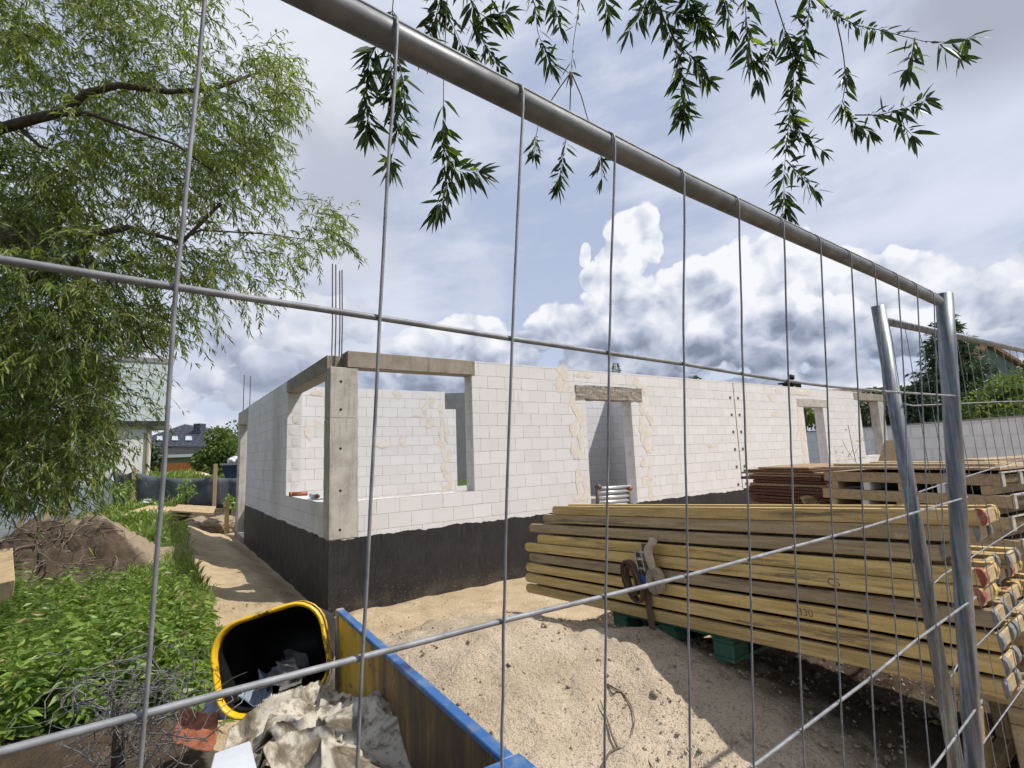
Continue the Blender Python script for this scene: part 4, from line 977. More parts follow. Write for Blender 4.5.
# ------------------------------------------------------------------ temporary mesh fence
def fence():
    U = unit(ray(1205, 433)); Vv = unit(ray(605, -4800)); Nn = unit(np.cross(U, Vv)); O = at_d(944, 297, 1.35)
    if np.dot(Nn, EYE-O) < 0: Nn = -Nn
    def P(px, py, off=0.0): r = ray(px, py); return EYE+r*((np.dot(O-EYE, Nn)+off)/np.dot(r, Nn))
    t = thing('fence_panel', 'near galvanised mesh fence panel whose thick top rail crosses the whole view', 'fence panel', P(962, 768))
    ext = lambda a, b, k: (a[0]+(a[0]-b[0])*k, a[1]+(a[1]-b[1])*k)
    rail = [(200, -62), (330, 4), (430, 55), (560, 121), (690, 185.5), (800, 236), (880, 272), (938, 299.5)]
    R0 = P(rail[0][0], rail[0][1]+1.5); RE = R0-U*1.75; BOT = lambda p: p-Vv*max(.05, np.dot(p-(O-Vv*1.96), Vv)/np.dot(Vv, Vv))
    m = MB(); m.tube([RE]+[P(q[0], q[1]+1.5) for q in rail], .0121, 20); m.build('top_rail', mRail, t, True)
    m = MB(); m.tube([RE+Vv*.0140+Nn*.003]+[P(q[0], q[1]+1.5)+Vv*.0140+Nn*.003 for q in rail], .0018, 6); m.build('horizontal_wire', mWire, t, True)
    m = MB(); m.tube([P(944, 294), P(951, 400), P(961, 560), P(974.5, 768), P(983, 900), BOT(P(983, 900))-Vv*.05], .0188, 24); po = m.build('post', mGalv, t, True)
    hs = [[(-60, 249), (0, 259.5), (175, 287), (380, 318), (513, 339), (608, 353), (684, 364), (743, 374), (788, 381), (826, 386), (884, 391.5), (957, 396)],
          [(-60, 768), (0, 752), (160, 710), (340, 663), (506, 620), (610, 595), (690, 575), (760, 556), (860, 529), (967, 497)],
          [(560, 900), (640, 850), (755, 765), (800, 731), (868, 680), (915, 641), (976, 597)],
          [(800, 900), (870, 836), (935, 765), (960, 731), (982, 700)], [(900, 950), (988, 808)]]
    for hh in hs:
        pts = [P(*q, off=.0110) for q in hh]; far_x = np.dot(pts[0]-RE, U)
        pts = ([pts[0]-U*far_x] if far_x > .1 else [])+pts
        m = MB(); m.tube(pts, .0025, 8); m.build('horizontal_wire', mWire, t, True)
    vsx = [[(209, -20), (177, 288), (140, 768)], [(390, 30), (380, 318), (357, 768)], [(514, 84), (512, 338), (504, 600), (502, 768)], [(605, 124), (609, 352), (606, 600), (605, 768)],
           [(674, 164), (684, 363), (688, 600), (690, 768)], [(729, 192), (743, 373), (750, 560), (754, 768)], [(774, 213), (788.5, 381), (793, 500), (803, 740), (806, 800)], [(811, 231), (827, 386), (831, 500), (844, 768)],
           [(842, 246), (858, 389), (862, 500), (876, 768)], [(866, 256), (884, 391.5), (886, 500), (906, 768)], [(889.5, 268), (905, 393), (908, 520), (930, 768)], [(909, 279), (922, 394), (928, 530), (948, 768)], [(926, 288), (937, 395), (943, 530), (960, 768)]]
    for k, q in enumerate(vsx):
        q = list(q); q.append(ext(q[-1], q[-2], .4))
        tx = q[0][0]; ry = float(np.interp(tx, [a[0] for a in rail], [a[1] for a in rail]))+1.5; c = P(tx, ry)
        pts = [c+Vv*.0125+Nn*.006, c+Vv*.006+Nn*.0130, c-Vv*.001+Nn*.0148, c-Vv*.016+Nn*.0150]+[P(*w, .0148) for w in q[1:]]
        pts[-1] = BOT(pts[-2]) if np.dot(pts[-2]-(O-Vv*1.96), Vv) > .08 else pts[-1]
        fine = []
        for i in range(len(pts)-1):
            n = 5 if i > 2 else 1
            for s in range(n): fine.append(pts[i]*(1-s/n)+pts[i+1]*(s/n))
        fine.append(pts[-1])
        fine = [p if i < 4 else p+U*random.gauss(0, .0005) for i, p in enumerate(fine)]
        m = MB(); m.tube(fine, .00135, 7); m.build('vertical_wire', mWire, t, True)
    m = MB(); m.tube([RE+Vv*.02, RE-Vv*2.0], .0188, 24); m.build('post', mGalv, t, True)
    W0 = P(209, -20); s0 = np.dot(W0-RE, U)
    for k in range(1, int(s0/.134)+1):
        a = RE+U*(s0-.134*k); 
        if s0-.134*k < .03: break
        m = MB(); m.tube([a+Vv*.0125+Nn*.006, a+Vv*.004+Nn*.0135, a-Vv*.016+Nn*.015, a-Vv*.30+Nn*.015, a-Vv*1.9+Nn*.015], .00135, 7); m.build('vertical_wire', mWire, t, True)
    for k in (5, 6): m = MB(); m.tube([RE-Vv*.27*k+Nn*.011, RE-Vv*.27*k+Nn*.011+U*3.4], .0025, 8); m.build('horizontal_wire', mWire, t, True)
    # second panel, leaning, behind and to the right
    A = at_d(878, 306, 1.60); Bq = at_d(958, 775, 1.47); V2 = unit(A-Bq); U2 = unit(ray(1239, 396)); U2 = unit(U2-V2*np.dot(U2, V2)*.0); N2 = unit(np.cross(U2, V2))
    if np.dot(N2, EYE-A) < 0: N2 = -N2
    t = thing('fence_panel', 'leaning galvanised mesh fence panel standing behind the first one at the right', 'fence panel', Bq)
    m = MB(); m.tube([A, A-V2*.7, A-V2*2.0], .0185, 24); m.build('post', mGalv, t, True)
    def Q(u, d, off=0.0): return A+U2*u-V2*d+N2*off
    m = MB(); m.tube([Q(.015, .045), Q(1.5, .045), Q(3.5, .045)], .0125, 16); m.build('top_rail', mGalv, t, True)
    for k in range(7):
        d = .31+.263*k; m = MB(); m.tube([Q(-.005, d, .0225), Q(.03, d, .02), Q(.12, d+.004, .008), Q(1.2, d-.002, .006), Q(3.5, d, .006)], .0023, 7); m.build('horizontal_wire', mWire, t, True)
    for k in range(26):
        u = .055+.134*k; m = MB(); m.tube([Q(u, .030, .002), Q(u, .10, .004), Q(u+.006, .31), Q(u, 1.2), Q(u+.004, 2.0)], .0012, 6); m.build('vertical_wire', mWire, t, True)
fence()

# ------------------------------------------------------------------ big willow at the left
OUT = [(-60, -60), (232, -40), (226, 22), (205, 38), (150, 52), (205, 62), (285, 55), (300, 95), (286, 135), (270, 160), (300, 205), (345, 228), (350, 255), (300, 280), (268, 322), (225, 305), (195, 318), (176, 345),
       (160, 392), (166, 425), (140, 448), (128, 470), (95, 492), (40, 540), (-60, 560)]
def willow():
    base = at_d(-210, 560, 5.6); base[2] = .2
    t = thing('willow_tree', 'big leaning willow with fine drooping leaves filling the left of the view', 'tree', base)
    m = MB(); fork = at_d(-170, 330, 5.3); m.tube([base, base*.5+fork*.5+np.array([.1, 0, 0]), fork, at_d(-120, 190, 5.0)], [.24, .19, .16, .10], 10); m.build('trunk', mBark, t, True)
    lims = [([(-120, 190, 5.0), (-50, 150, 4.8), (0, 132, 4.2), (40, 121, 4.15), (66, 112, 4.15), (85, 92, 4.2), (120, 84, 4.2), (170, 91, 4.3), (215, 90, 4.4), (255, 75, 4.6)], .050),
            ([(60, 114, 4.15), (95, 116, 4.1), (130, 129, 4.1), (175, 146, 4.15), (215, 170, 4.3)], .022), ([(20, 128, 4.17), (40, 142, 4.1), (60, 150, 4.1)], .02),
            ([(-170, 330, 5.3), (-60, 290, 5.0), (30, 280, 4.3), (78, 258, 4.15), (94, 234, 4.15), (130, 232, 4.15), (180, 238, 4.2), (220, 205, 4.3)], .05),
            ([(100, 232, 4.7), (96, 215, 4.7), (94, 200, 4.75)], .018), ([(85, 262, 4.15), (112, 282, 4.1), (132, 318, 4.1), (148, 346, 4.1), (160, 360, 4.1)], .02),
            ([(-60, 290, 5.0), (0, 330, 4.6), (50, 370, 4.4), (90, 410, 4.3)], .03), ([(-120, 190, 5.0), (-60, 60, 4.6), (20, -20, 4.4), (120, -60, 4.4)], .05),
            ([(180, 238, 4.5), (200, 228, 4.4), (260, 235, 4.4), (310, 240, 4.4)], .012)]
    for pts, r in lims:
        b = MB(); q = [at_d(*p)+np.array([random.gauss(0, .012) for _ in range(3)]) for p in pts]
        b.tube(q, [r*(1-.75*i/(len(q)-1)) for i in range(len(q))], 8); b.build('limb', mBark, t, True)
    r = random.Random(21); lf = Leaf(); tw = MB()
    Ps = [[], []]; Ds = [[], []]
    def dens(px, py):
        d = .62
        if py > 150: d = .9
        if px < 150 and py > 230: d = 1.25
        if px < 200 and py < 150: d = .55
        if px > 230: d = .75
        if 330 < py and px > 95: d = .42
        if px < 112 and 320 < py < 470: d = 1.5
        if py > 490: d = .2
        d *= .22+1.15*max(0, min(1, .5+2.2*mnoise.noise(Vector((px*.016, py*.016, 4.0)))))
        if px < 118 and 300 < py < 490: d = 1.1
        if 112 < px < 175 and 345 < py < 465: d *= .35
        return d
    n = 0
    while n < 5200:
        px = r.uniform(-60, 340); py = r.uniform(-70, 520)
        if not inpoly(px+6, py+12, OUT) or r.random() > dens(px, py): continue
        n += 1
        lowleft = px < 120 and py > 240
        d = r.uniform(4.1, 5.7) if not lowleft else r.uniform(3.7, 5.8)
        p = at_d(px, py, d)
        rt = ROT@np.array([1.0, 0, 0]); fw = ROT@np.array([0, 0, -1.0])
        h = unit(rt*r.uniform(-.35, 1.0)+fw*r.uniform(-.8, .8)+np.array([0, 0, r.uniform(-.25, .55)]))
        L = r.uniform(.25, .55) if px < 250 else r.uniform(.18, .38); steps = int(L/.026)
        pts = [p.copy()]; dr = h.copy()
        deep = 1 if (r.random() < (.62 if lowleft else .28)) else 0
        for s in range(steps):
            dr = unit(dr+np.array([0, 0, -.085])+np.array([r.gauss(0, .05) for _ in range(3)])); p = p+dr*.026; pts.append(p.copy())
            cq = ROT.T@(p-EYE); ix, iy = CX+F*cq[0]/-cq[2], CY-F*cq[1]/-cq[2]
            if 116 < ix < 190 and 352 < iy < 480 and r.random() < .72: continue
            if ix < 130 and iy > 512 and r.random() < .8: continue
            for q in range(1 if s % 3 else 2):
                side = np.array([r.gauss(0, 1), r.gauss(0, 1), r.gauss(0, .6)]); Ps[deep].append(p.copy()); Ds[deep].append(unit(dr*.75+unit(side)*.75+np.array([0, 0, -.28])))
        if n % 2 == 0: tw.tube(pts[::3]+[pts[-1]], .0022, 3, False)
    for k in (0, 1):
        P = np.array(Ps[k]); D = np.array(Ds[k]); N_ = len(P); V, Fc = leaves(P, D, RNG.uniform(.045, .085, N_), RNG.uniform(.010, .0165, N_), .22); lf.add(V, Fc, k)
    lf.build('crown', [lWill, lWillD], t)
    tag(tw.build('twigs', mTwig, t), kind='stuff')
    b = MB(); rr2 = random.Random(5)                 # old nest-like bundle of dead twigs low in the crown
    for k in range(70):
        a = at_d(rr2.uniform(-30, 25), rr2.uniform(222, 250), 4.3+rr2.uniform(-.2, .2)); e = at_d(rr2.uniform(20, 66), rr2.uniform(232, 262), 4.3+rr2.uniform(-.2, .2)); b.tube([a, a*.5+e*.5+np.array([0, 0, rr2.uniform(-.03, .05)]), e], .003, 4, False)
    tag(b.build('dead_twigs', mRoot, t), kind='stuff')
willow()

# ------------------------------------------------------------------ willow branches hanging into the top of the view
def hanging():
    t = thing('willow_branch', 'leafy willow branch hanging into the top of the view from overhead', 'branch', at_d(620, -260, 1.9))
    r = random.Random(31)
    rt = ROT@np.array([1.0, 0, 0]); up = np.array([0, 0, 1.0]); fw = ROT@np.array([0, 0, -1.0])
    b = MB(); b.tube([at_d(620, -300, 1.9), at_d(500, -120, 1.85), at_d(400, -60, 1.8)], [.012, .008, .005], 6); b.tube([at_d(620, -300, 1.9), at_d(720, -120, 1.95), at_d(800, -40, 2.0), at_d(900, -60, 2.0)], [.012, .008, .005, .003], 6); b.build('main_limb', mBark, t, True)
    limb = []
    for chain in ([(620, -300, 1.9), (500, -120, 1.85), (400, -60, 1.8)], [(620, -300, 1.9), (720, -120, 1.95), (800, -40, 2.0), (900, -60, 2.0)]):
        for i in range(len(chain)-1):
            for a in np.linspace(0, 1, 12): limb.append(at_d(*chain[i])*(1-a)+at_d(*chain[i+1])*a)
    b = MB(); j = at_d(620, -300, 1.9); e = at_d(-120, -160, 4.7); b.tube([j, j*.6+e*.4+np.array([0, 0, .5]), e], [.012, .022, .04], 7); b.build('bough', mBark, t, True)
    # polyline (px, py, depth), leaf start fraction, leaves per metre, size
    tw = [([(396, -60, 1.8), (394, -10, 1.8), (390, 40, 1.8), (392, 90, 1.8), (398, 130, 1.8), (390, 165, 1.8)], .30, 120, 1.0), ([(388, 30, 1.8), (370, 55, 1.8), (366, 85, 1.8), (368, 130, 1.8)], .15, 110, 1.0), ([(398, 60, 1.75), (404, 85, 1.75), (405, 125, 1.75)], .2, 110, .9),
          ([(450, -60, 1.85), (446, 20, 1.85), (443, 100, 1.85), (444, 150, 1.85), (455, 170, 1.85), (478, 172, 1.85)], .62, 95, 1.05), ([(443, 120, 1.85), (444, 165, 1.85), (448, 190, 1.85), (436, 212, 1.85)], .25, 90, .9),
          ([(430, -40, 1.9), (440, 0, 1.9), (455, 30, 1.9), (470, 60, 1.9)], .05, 150, 1.0), ([(460, -30, 1.9), (475, 10, 1.9), (490, 20, 1.9), (505, 12, 1.9)], .1, 120, 1.0), ([(445, -20, 1.9), (435, 20, 1.9), (425, 45, 1.9)], .0, 130, 1.0), ([(470, 20, 1.9), (485, 45, 1.9), (500, 66, 1.9)], .0, 110, .8),
          ([(520, -40, 2.0), (535, 5, 2.0), (538, 35, 2.0), (552, 65, 2.0)], .3, 80, .85), ([(545, -30, 2.0), (556, 10, 2.0), (560, 26, 2.0)], .2, 80, .85),
          ([(582, -60, 1.9), (580, 0, 1.9), (573, 45, 1.9), (571, 72, 1.9)], .35, 22, .7), ([(571, 72, 1.9), (558, 90, 1.9), (545, 110, 1.9), (537, 128, 1.9), (534, 155, 1.9)], .72, 130, .6), ([(571, 72, 1.9), (570, 110, 1.9), (566, 140, 1.9), (562, 160, 1.9), (558, 188, 1.9)], .55, 140, .65),
          ([(571, 72, 1.9), (581, 95, 1.9), (588, 120, 1.9), (600, 140, 1.9), (602, 180, 1.9)], .6, 70, .6), ([(600, -50, 2.0), (605, -5, 2.0), (608, 16, 2.0)], .3, 70, .9),
          ([(640, -60, 2.0), (650, -10, 2.0), (665, 20, 2.0), (678, 50, 2.0), (682, 90, 2.0), (684, 118, 2.0)], .2, 150, .95), ([(650, -10, 2.0), (640, 15, 2.0), (630, 30, 2.0)], .1, 110, .9), ([(660, 10, 2.0), (680, 15, 2.0), (705, 20, 2.0), (712, 35, 2.0)], .0, 140, .9), ([(675, 40, 2.0), (695, 60, 2.0), (708, 80, 2.0)], .0, 130, .75), ([(690, -40, 2.0), (688, 0, 2.0), (700, 30, 2.0)], .0, 140, .9),
          ([(720, -40, 1.9), (725, 0, 1.9), (732, 30, 1.9)], .0, 100, .9), ([(752, -60, 1.9), (745, 10, 1.9), (752, 60, 1.9)], .25, 70, 1.0),
          ([(770, -60, 1.9), (775, 0, 1.9), (790, 45, 1.9), (796, 75, 1.9), (790, 110, 1.9), (786, 150, 1.9), (783, 185, 1.9), (786, 212, 1.9)], .30, 130, .85), ([(812, -30, 1.9), (808, 20, 1.9), (800, 60, 1.9)], .2, 80, 1.0), ([(775, 40, 1.9), (765, 60, 1.9), (758, 80, 1.9)], .0, 90, .9), ([(790, 115, 1.9), (805, 140, 1.9), (822, 150, 1.9)], .0, 110, .75), ([(786, 160, 1.9), (800, 175, 1.9), (815, 190, 1.9)], .1, 100, .8),
          ([(800, -40, 1.9), (825, 8, 1.9), (850, 24, 1.9), (880, 30, 1.9), (910, 38, 1.9), (935, 44, 1.9), (968, 38, 1.9)], .25, 90, .85), ([(915, 38, 1.9), (912, 55, 1.9), (908, 70, 1.9)], .1, 100, .9), ([(940, 44, 1.9), (948, 52, 1.9), (960, 56, 1.9)], .0, 80, .9),
          ([(835, 14, 1.9), (843, 50, 1.9), (846, 80, 1.9), (842, 105, 1.9), (856, 125, 1.9), (870, 132, 1.9)], .40, 130, .75), ([(855, 115, 1.9), (880, 115, 1.9), (905, 108, 1.9), (925, 100, 1.9)], .15, 70, .9), ([(895, 118, 1.9), (905, 128, 1.9), (912, 135, 1.9)], .1, 80, .9)]
    for k, (pl_, st, per, size) in enumerate(tw):
        P3 = [at_d(*q) for q in pl_]; seg = [np.linalg.norm(P3[i+1]-P3[i]) for i in range(len(P3)-1)]; L = sum(seg)
        def at(s):
            s *= L
            for i, g_ in enumerate(seg):
                if s <= g_ or i == len(seg)-1: return P3[i]+(P3[i+1]-P3[i])*min(1, s/g_), unit(P3[i+1]-P3[i])
                s -= g_
        if pl_[0][1] < 0:
            q0 = min(limb, key=lambda w: np.linalg.norm(w-P3[0])); m = MB(); m.tube([q0, q0*.5+P3[0]*.5+np.array([0, 0, .03]), P3[0]], .0024, 5); m.build('stem', mTwig, t, True)
        m = MB(); m.tube([at(s)[0] for s in np.linspace(0, 1, 10)], [.0026-.0018*s for s in np.linspace(0, 1, 10)], 5)
        o = m.build('twig', mTwig, t, True)
        n = int(L*(1-st)*per*2.9); lf = Leaf(); A_ = [[], [], []]; Bd = [[], [], []]; Sz = [[], [], []]
        for i in range(n):
            s = st+(1-st)*(i+r.random())/n; cl_ = mnoise.noise(Vector((s*L*9.0, k*3.3, 1.0)))
            if cl_ < -.12 and r.random() < .8: continue
            p, d = at(min(s, 1)); ang = i*2.4+r.gauss(0, .5)
            sv = unit(np.cross(d, fw)); sv = sv*math.cos(ang)+fw*math.sin(ang)*.8
            dd = unit(d*r.uniform(.0, .8)+sv*r.uniform(.4, 1.1)+np.array([0, 0, r.uniform(-.8, .3)]))
            small = r.random() < (.72 if cl_ > .18 else .25) and s < .85
            ki = 1 if r.random() < .10 else (2 if small else 0)
            A_[ki].append(p+dd*.004); Bd[ki].append(dd); Sz[ki].append(size*(r.uniform(.016, .036) if small else r.uniform(.042, .098)))
        for i in range(5):                            # fan of leaves at the tip
            p, d = at(1.0); dd = unit(d+np.array([r.gauss(0, .5), r.gauss(0, .5), r.gauss(-.2, .4)])); A_[0].append(p); Bd[0].append(dd); Sz[0].append(size*r.uniform(.06, .09))
        for ki in range(3):
            if not A_[ki]: continue
            S_ = np.array(Sz[ki]); V, Fc = leaves(np.array(A_[ki]), np.array(Bd[ki]), S_, np.where(S_ < .045*size, S_*.45, S_*.22), .18, True); lf.add(V, Fc, ki)
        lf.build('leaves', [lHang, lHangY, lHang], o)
hanging()

# ------------------------------------------------------------------ weeds, grass, soil heap, planks at the left
WREG = [(-20, 570), (60, 590), (130, 585), (170, 560), (205, 590), (225, 640), (222, 690), (190, 705), (120, 712), (60, 735), (-20, 760)]
def weeds():
    r = random.Random(8); P = []; D = []; S = []
    sm = MB(); n = 0
    while n < 1150:
        px = r.uniform(-60, 235); py = r.uniform(590, 800)
        z = .40; p = at_z(px, py, z)
        if not inpoly(max(px, -15), py, WREG): continue
        if p[1] < 1.6: continue
        if mnoise.noise(Vector((p[0]*2.6, p[1]*2.6, 7.0))) < -.10 and r.random() < .75: continue
        z = float(ground_h(p[0], p[1])); n += 1; Hh = r.uniform(.10, .34) if r.random() < .7 else r.uniform(.32, .58); Hh *= .75+.6*abs(mnoise.noise(Vector((p[0]*1.7, p[1]*1.7, 2.0))))
        if px > 190 and py < 640: Hh *= .5
        b = np.array([p[0], p[1], z]); lean = np.array([r.gauss(0, .18), r.gauss(0, .18), 1.0]); k = int(Hh/.040)+1; a0 = r.uniform(0, 6.28)
        for i in range(k):
            q = b+lean*Hh*(i+1)/k
            for j in range(3):
                a = a0+i*1.57+j*2.1+r.gauss(0, .3); d = np.array([math.cos(a), math.sin(a), r.uniform(-.25, .45)]); P.append(q); D.append(d); S.append(r.uniform(.06, .13)*(1.15-.5*i/k))
    S = np.array(S); V, Fc = leaves(np.array(P), np.array(D), S, S*.42, .25)
    lf = Leaf(); kind = RNG.uniform(size=len(S)) < .30; PA = np.array(P); DA = np.array(D)
    lf.add(V, Fc, 0)
    n3_ = int(len(S)*.10); ii = RNG.choice(len(S), n3_, False); V2, F2 = leaves(PA[ii]+np.array([0, 0, .05]), DA[ii]+RNG.normal(size=(n3_, 3))*.3+np.array([0, 0, .7]), RNG.uniform(.10, .22, n3_), .012, .35); lf.add(V2, F2, 1)
    n4_ = int(len(S)*.05); ii = RNG.choice(len(S), n4_, False); V2, F2 = leaves(PA[ii]+np.array([0, 0, .03]), DA[ii], RNG.uniform(.05, .10, n4_), .03, .3); lf.add(V2, F2, 2)
    tag(lf.build('weeds', [lWeed, lGrass, leafmat('dry_leaf', (.14, .11, .04), (.34, .27, .11), .25)]), 'lush green nettles and weeds covering the ground at the left', 'weeds', kind='stuff')
    # long grass
    P = []; D = []; S = []
    def patch(poly, cnt, h0, h1):
        n = 0
        while n < cnt:
            px = r.uniform(min(q[0] for q in poly), max(q[0] for q in poly)); py = r.uniform(min(q[1] for q in poly), max(q[1] for q in poly))
            if not inpoly(px, py, poly): continue
            p = at_z(px, py, .34); z = float(ground_h(p[0], p[1])); 
            P.append((p[0], p[1], z-.01)); D.append((r.gauss(0, .32), r.gauss(0, .32), 1)); S.append(r.uniform(h0, h1)); n += 1
    patch([(150, 530), (186, 524), (192, 560), (215, 600), (190, 612), (140, 600), (125, 570)], 3600, .16, .42)
    patch([(-20, 575), (120, 585), (190, 600), (225, 650), (215, 695), (120, 712), (-20, 750)], 5200, .12, .40)
    patch([(62, 500), (110, 484), (210, 488), (232, 497), (150, 512), (90, 512)], 5000, .25, .75)
    patch([(180, 585), (225, 610), (220, 640), (190, 630)], 250, .08, .2)
    for k in range(5200):
        X = r.uniform(-3.4, .35); Y = r.uniform(14.2, 21); q = fbm(np.array([X]), np.array([Y]), .6, 2, 3.0)[0]
        if q < -.12: continue
        P.append((X, Y, float(ground_h(X, Y))-.02)); D.append((r.gauss(0, .35), r.gauss(0, .35), 1)); S.append(r.uniform(.25, .75)*(1+q))
    for k in range(3800):
        X = r.uniform(-6, 4.5); Y = r.uniform(27.5, 33.5); P.append((X, Y, float(ground_h(X, Y))-.02)); D.append((r.gauss(0, .3), r.gauss(0, .3), 1)); S.append(r.uniform(.25, .6))
    S = np.array(S); V, Fc = leaves(np.array(P), np.array(D), S, S*.035+.004+np.where(np.array(P)[:, 1] > 25, .025, np.where(np.array(P)[:, 1] > 13, .012, 0)), .45, True)
    tag(raw('grass', V, Fc, lGrass), 'long green grass along the sand path and by the dark fabric fence', 'grass', kind='stuff')
weeds()
def soil_heap():
    c = at_d(95, 545, 8.6); xs = np.linspace(c[0]-2.6, c[0]+1.75, 150); ys = np.linspace(c[1]-1.9, c[1]+2.6, 150); X_, Y_ = np.meshgrid(xs, ys); x = X_.ravel(); y = Y_.ravel()
    u = x-c[0]; v = y-c[1]
    h = 0.84*np.exp(-((u+.15)/.95)**2-((v-.4)/1.0)**2)+.45*np.exp(-((u+1.5)/.9)**2-((v+.2)/1.0)**2)
    z = ground_h(x, y)+h*(1+.35*fbm(x, y, 1.6, 4, 2.0))+(.13*fbm(x, y, 4.5, 5, 7.0)+.07*np.abs(fbm(x, y, 9.0, 4, 3.0)))*np.clip(h*3, 0, 1)-.05
    a = np.array([[j*150+i, j*150+i+1, (j+1)*150+i+1, (j+1)*150+i] for j in range(149) for i in range(149)])
    tag(raw('soil_heap', np.stack([x, y, z], 1), a, mSoil, None, True), 'heap of dug brown soil full of roots beside the long grass', 'soil heap')
    r = random.Random(17); b = MB()
    def hz(X, Y): return float(ground_h(X, Y)+0.92*math.exp(-((X-c[0]+.15)/1.0)**2-((Y-c[1]-.4)/1.0)**2)+.45*math.exp(-((X-c[0]+1.5)/.9)**2-((Y-c[1]+.2)/1.0)**2))
    for k in range(95):
        X = c[0]+r.gauss(-.60, .42); Y = c[1]+r.uniform(-1.0, .3); Z = hz(X, Y)-.02; L = r.uniform(.25, .8); d = unit(np.array([r.gauss(-.1, .6), r.uniform(-.8, -.1), r.uniform(-.2, .75)])); pts = [np.array([X, Y, Z])]
        for i in range(5): d = unit(d+np.array([r.gauss(0, .25), r.gauss(0, .25), -.16])); pts.append(pts[-1]+d*L/5)
        w0 = r.uniform(.005, .016); b.tube(pts, [w0*(1-.17*i) for i in range(6)], 5)
    tag(b.build('roots', mRoot, None, True), 'torn dry roots and twigs sticking out of the soil heap', 'roots', kind='stuff')
    # boards and mud further back
    for i, (q, lab) in enumerate([([(122, 518), (178, 521), (196, 514), (140, 511)], 'long grey board, lowest of the pile on the soil at the back'), ([(128, 514), (186, 518), (203, 511), (150, 508)], 'sun bleached board lying in the middle of the pile of boards'), ([(170, 513), (213, 516), (216, 509), (178, 507)], 'short brown board on the right end of the pile of boards')]):
        z = .50+.04*i; w = [at_z(*p, z) for p in q]; dd = [14.0+.3*i]*4; w = [at_d(p[0], p[1]-1, 15.2 if k < 2 else 16.4) for k, p in enumerate(q)]
        m = MB(); m.prism(w, (0, 0, .05)); tag(m.build('board', mPineY, None, bevel=.004, origin=w[0]), lab, 'board', 'old boards on the soil')
    for i, (px, py, s, lab) in enumerate([(192, 527, .42, 'broad lump of dark mud below the pile of boards'), (207, 530, .38, 'rounded lump of dark mud next to the path end'), (219, 522, .32, 'small lump of mud nearest the house corner')]):
        p = at_d(px, py, 14.6); vs = []; n = 12
        bm = bmesh.new(); bmesh.ops.create_icosphere(bm, subdivisions=4, radius=1)
        for v in bm.verts: v.co *= 1+.35*mnoise.fractal(v.co*1.6+Vector((i*5, 1, 2)), 1, 2, 4); v.co = Vector((v.co.x*s*1.3, v.co.y*s, v.co.z*s*.7))
        me = bpy.data.meshes.new('mud_lump'); bm.to_mesh(me); bm.free(); me.materials.append(mSoil); o = bpy.data.objects.new('mud_lump', me); COL.objects.link(o); o.location = p-np.array([0, 0, .05])
        tag(o, lab, 'mud lump', 'mud lumps by the boards')
    q = [at_d(-14, 586, 3.1), at_d(15, 580, 3.1), at_d(13, 596, 3.1), at_d(-14, 612, 3.1)]
    m = MB(); m.prism(q, ROT@np.array([-.5, .04, -.5])); tag(m.build('pine_plank', mPine, None, bevel=.003, origin=q[0]), 'sawn end of a thick pine plank at the left edge over the weeds', 'plank')
    m = MB(); w = [at_z(70, 602, .36), at_z(118, 600, .36), at_z(118, 596, .36), at_z(70, 598, .36)]; m.prism(w, (0, 0, .03)); tag(m.build('grey_batten', mPineY, None, origin=w[0]), 'thin grey batten lying at the edge of the weeds before the soil heap', 'batten')
    p = at_d(143, 503, 17); crumple('litter_bag', 'scrap of white plastic litter in the far grass', 'litter', [p, p+np.array([.22, .05, 0]), p+np.array([.22, .1, .12]), p+np.array([0, .05, .1])], 10, .08, mWhiteP, 3)
    p = at_d(226, 537, 13.8); m = MB(); m.box(p[0]-.05, p[0]+.05, p[1]-.05, p[1]+.05, .1, 1.0)
    tag(m.build('marker_stake', mPineY, None, bevel=.004), 'short square wooden stake by the far corner of the house', 'stake')
soil_heap()

# ------------------------------------------------------------------ backdrop at the left: fabric fences, houses, bush
def fabric_run(name, label, tops, bots, posts, sag=.02, m=mFabric):
    """pixel/depth triples of the upper and lower edge; posts as (px, py_top, py_bottom, depth)"""
    b0 = at_d(*bots[0]); t = thing(name, label, 'fabric fence', b0); R = []; n = 14
    for i in range(len(tops)-1):
        for s in range(n+(1 if i == len(tops)-2 else 0)):
            a = s/n; p = at_d(*tops[i])*(1-a)+at_d(*tops[i+1])*a; q = at_d(*bots[i])*(1-a)+at_d(*bots[i+1])*a
            sg = math.sin(math.pi*a)*sag*10*.5
            col = []
            for j in range(7):
                w = j/6; col.append(p*(1-w)+q*w-np.array([0, 0, sg*(1-w)])+np.array([1, .6, 0])*.10*math.sin(5*a*3+w*3+i)*math.sin(math.pi*w))
            R.append(col)
    vs = [v for c in R for v in c]; fs = [(i*7+j, i*7+j+1, (i+1)*7+j+1, (i+1)*7+j) for i in range(len(R)-1) for j in range(6)]
    o = raw('fabric', vs, fs, m, t, True); sd = o.modifiers.new('t', 'SOLIDIFY'); sd.thickness = .006
    for (px, pa, pb, d, w) in posts:
        a = at_d(px, pa, d); e = at_d(px, pb, d); q = MB(); q.box(e[0]-w, e[0]+w, e[1]-w, e[1]+w, e[2]-.3, a[2]); q.build('post', mPost, t, bevel=.01)
fabric_run('fabric_fence', 'dark grey fabric fence on wooden posts across the back of the plot', [(112, 470, 21), (132, 472, 21), (214, 477, 21.5), (262, 472, 22)], [(112, 506, 21), (132, 506, 21), (214, 508, 21.5), (262, 508, 22)], [(132, 468, 505, 20.8, .07), (214, 464, 502, 21.2, .075)], .03)
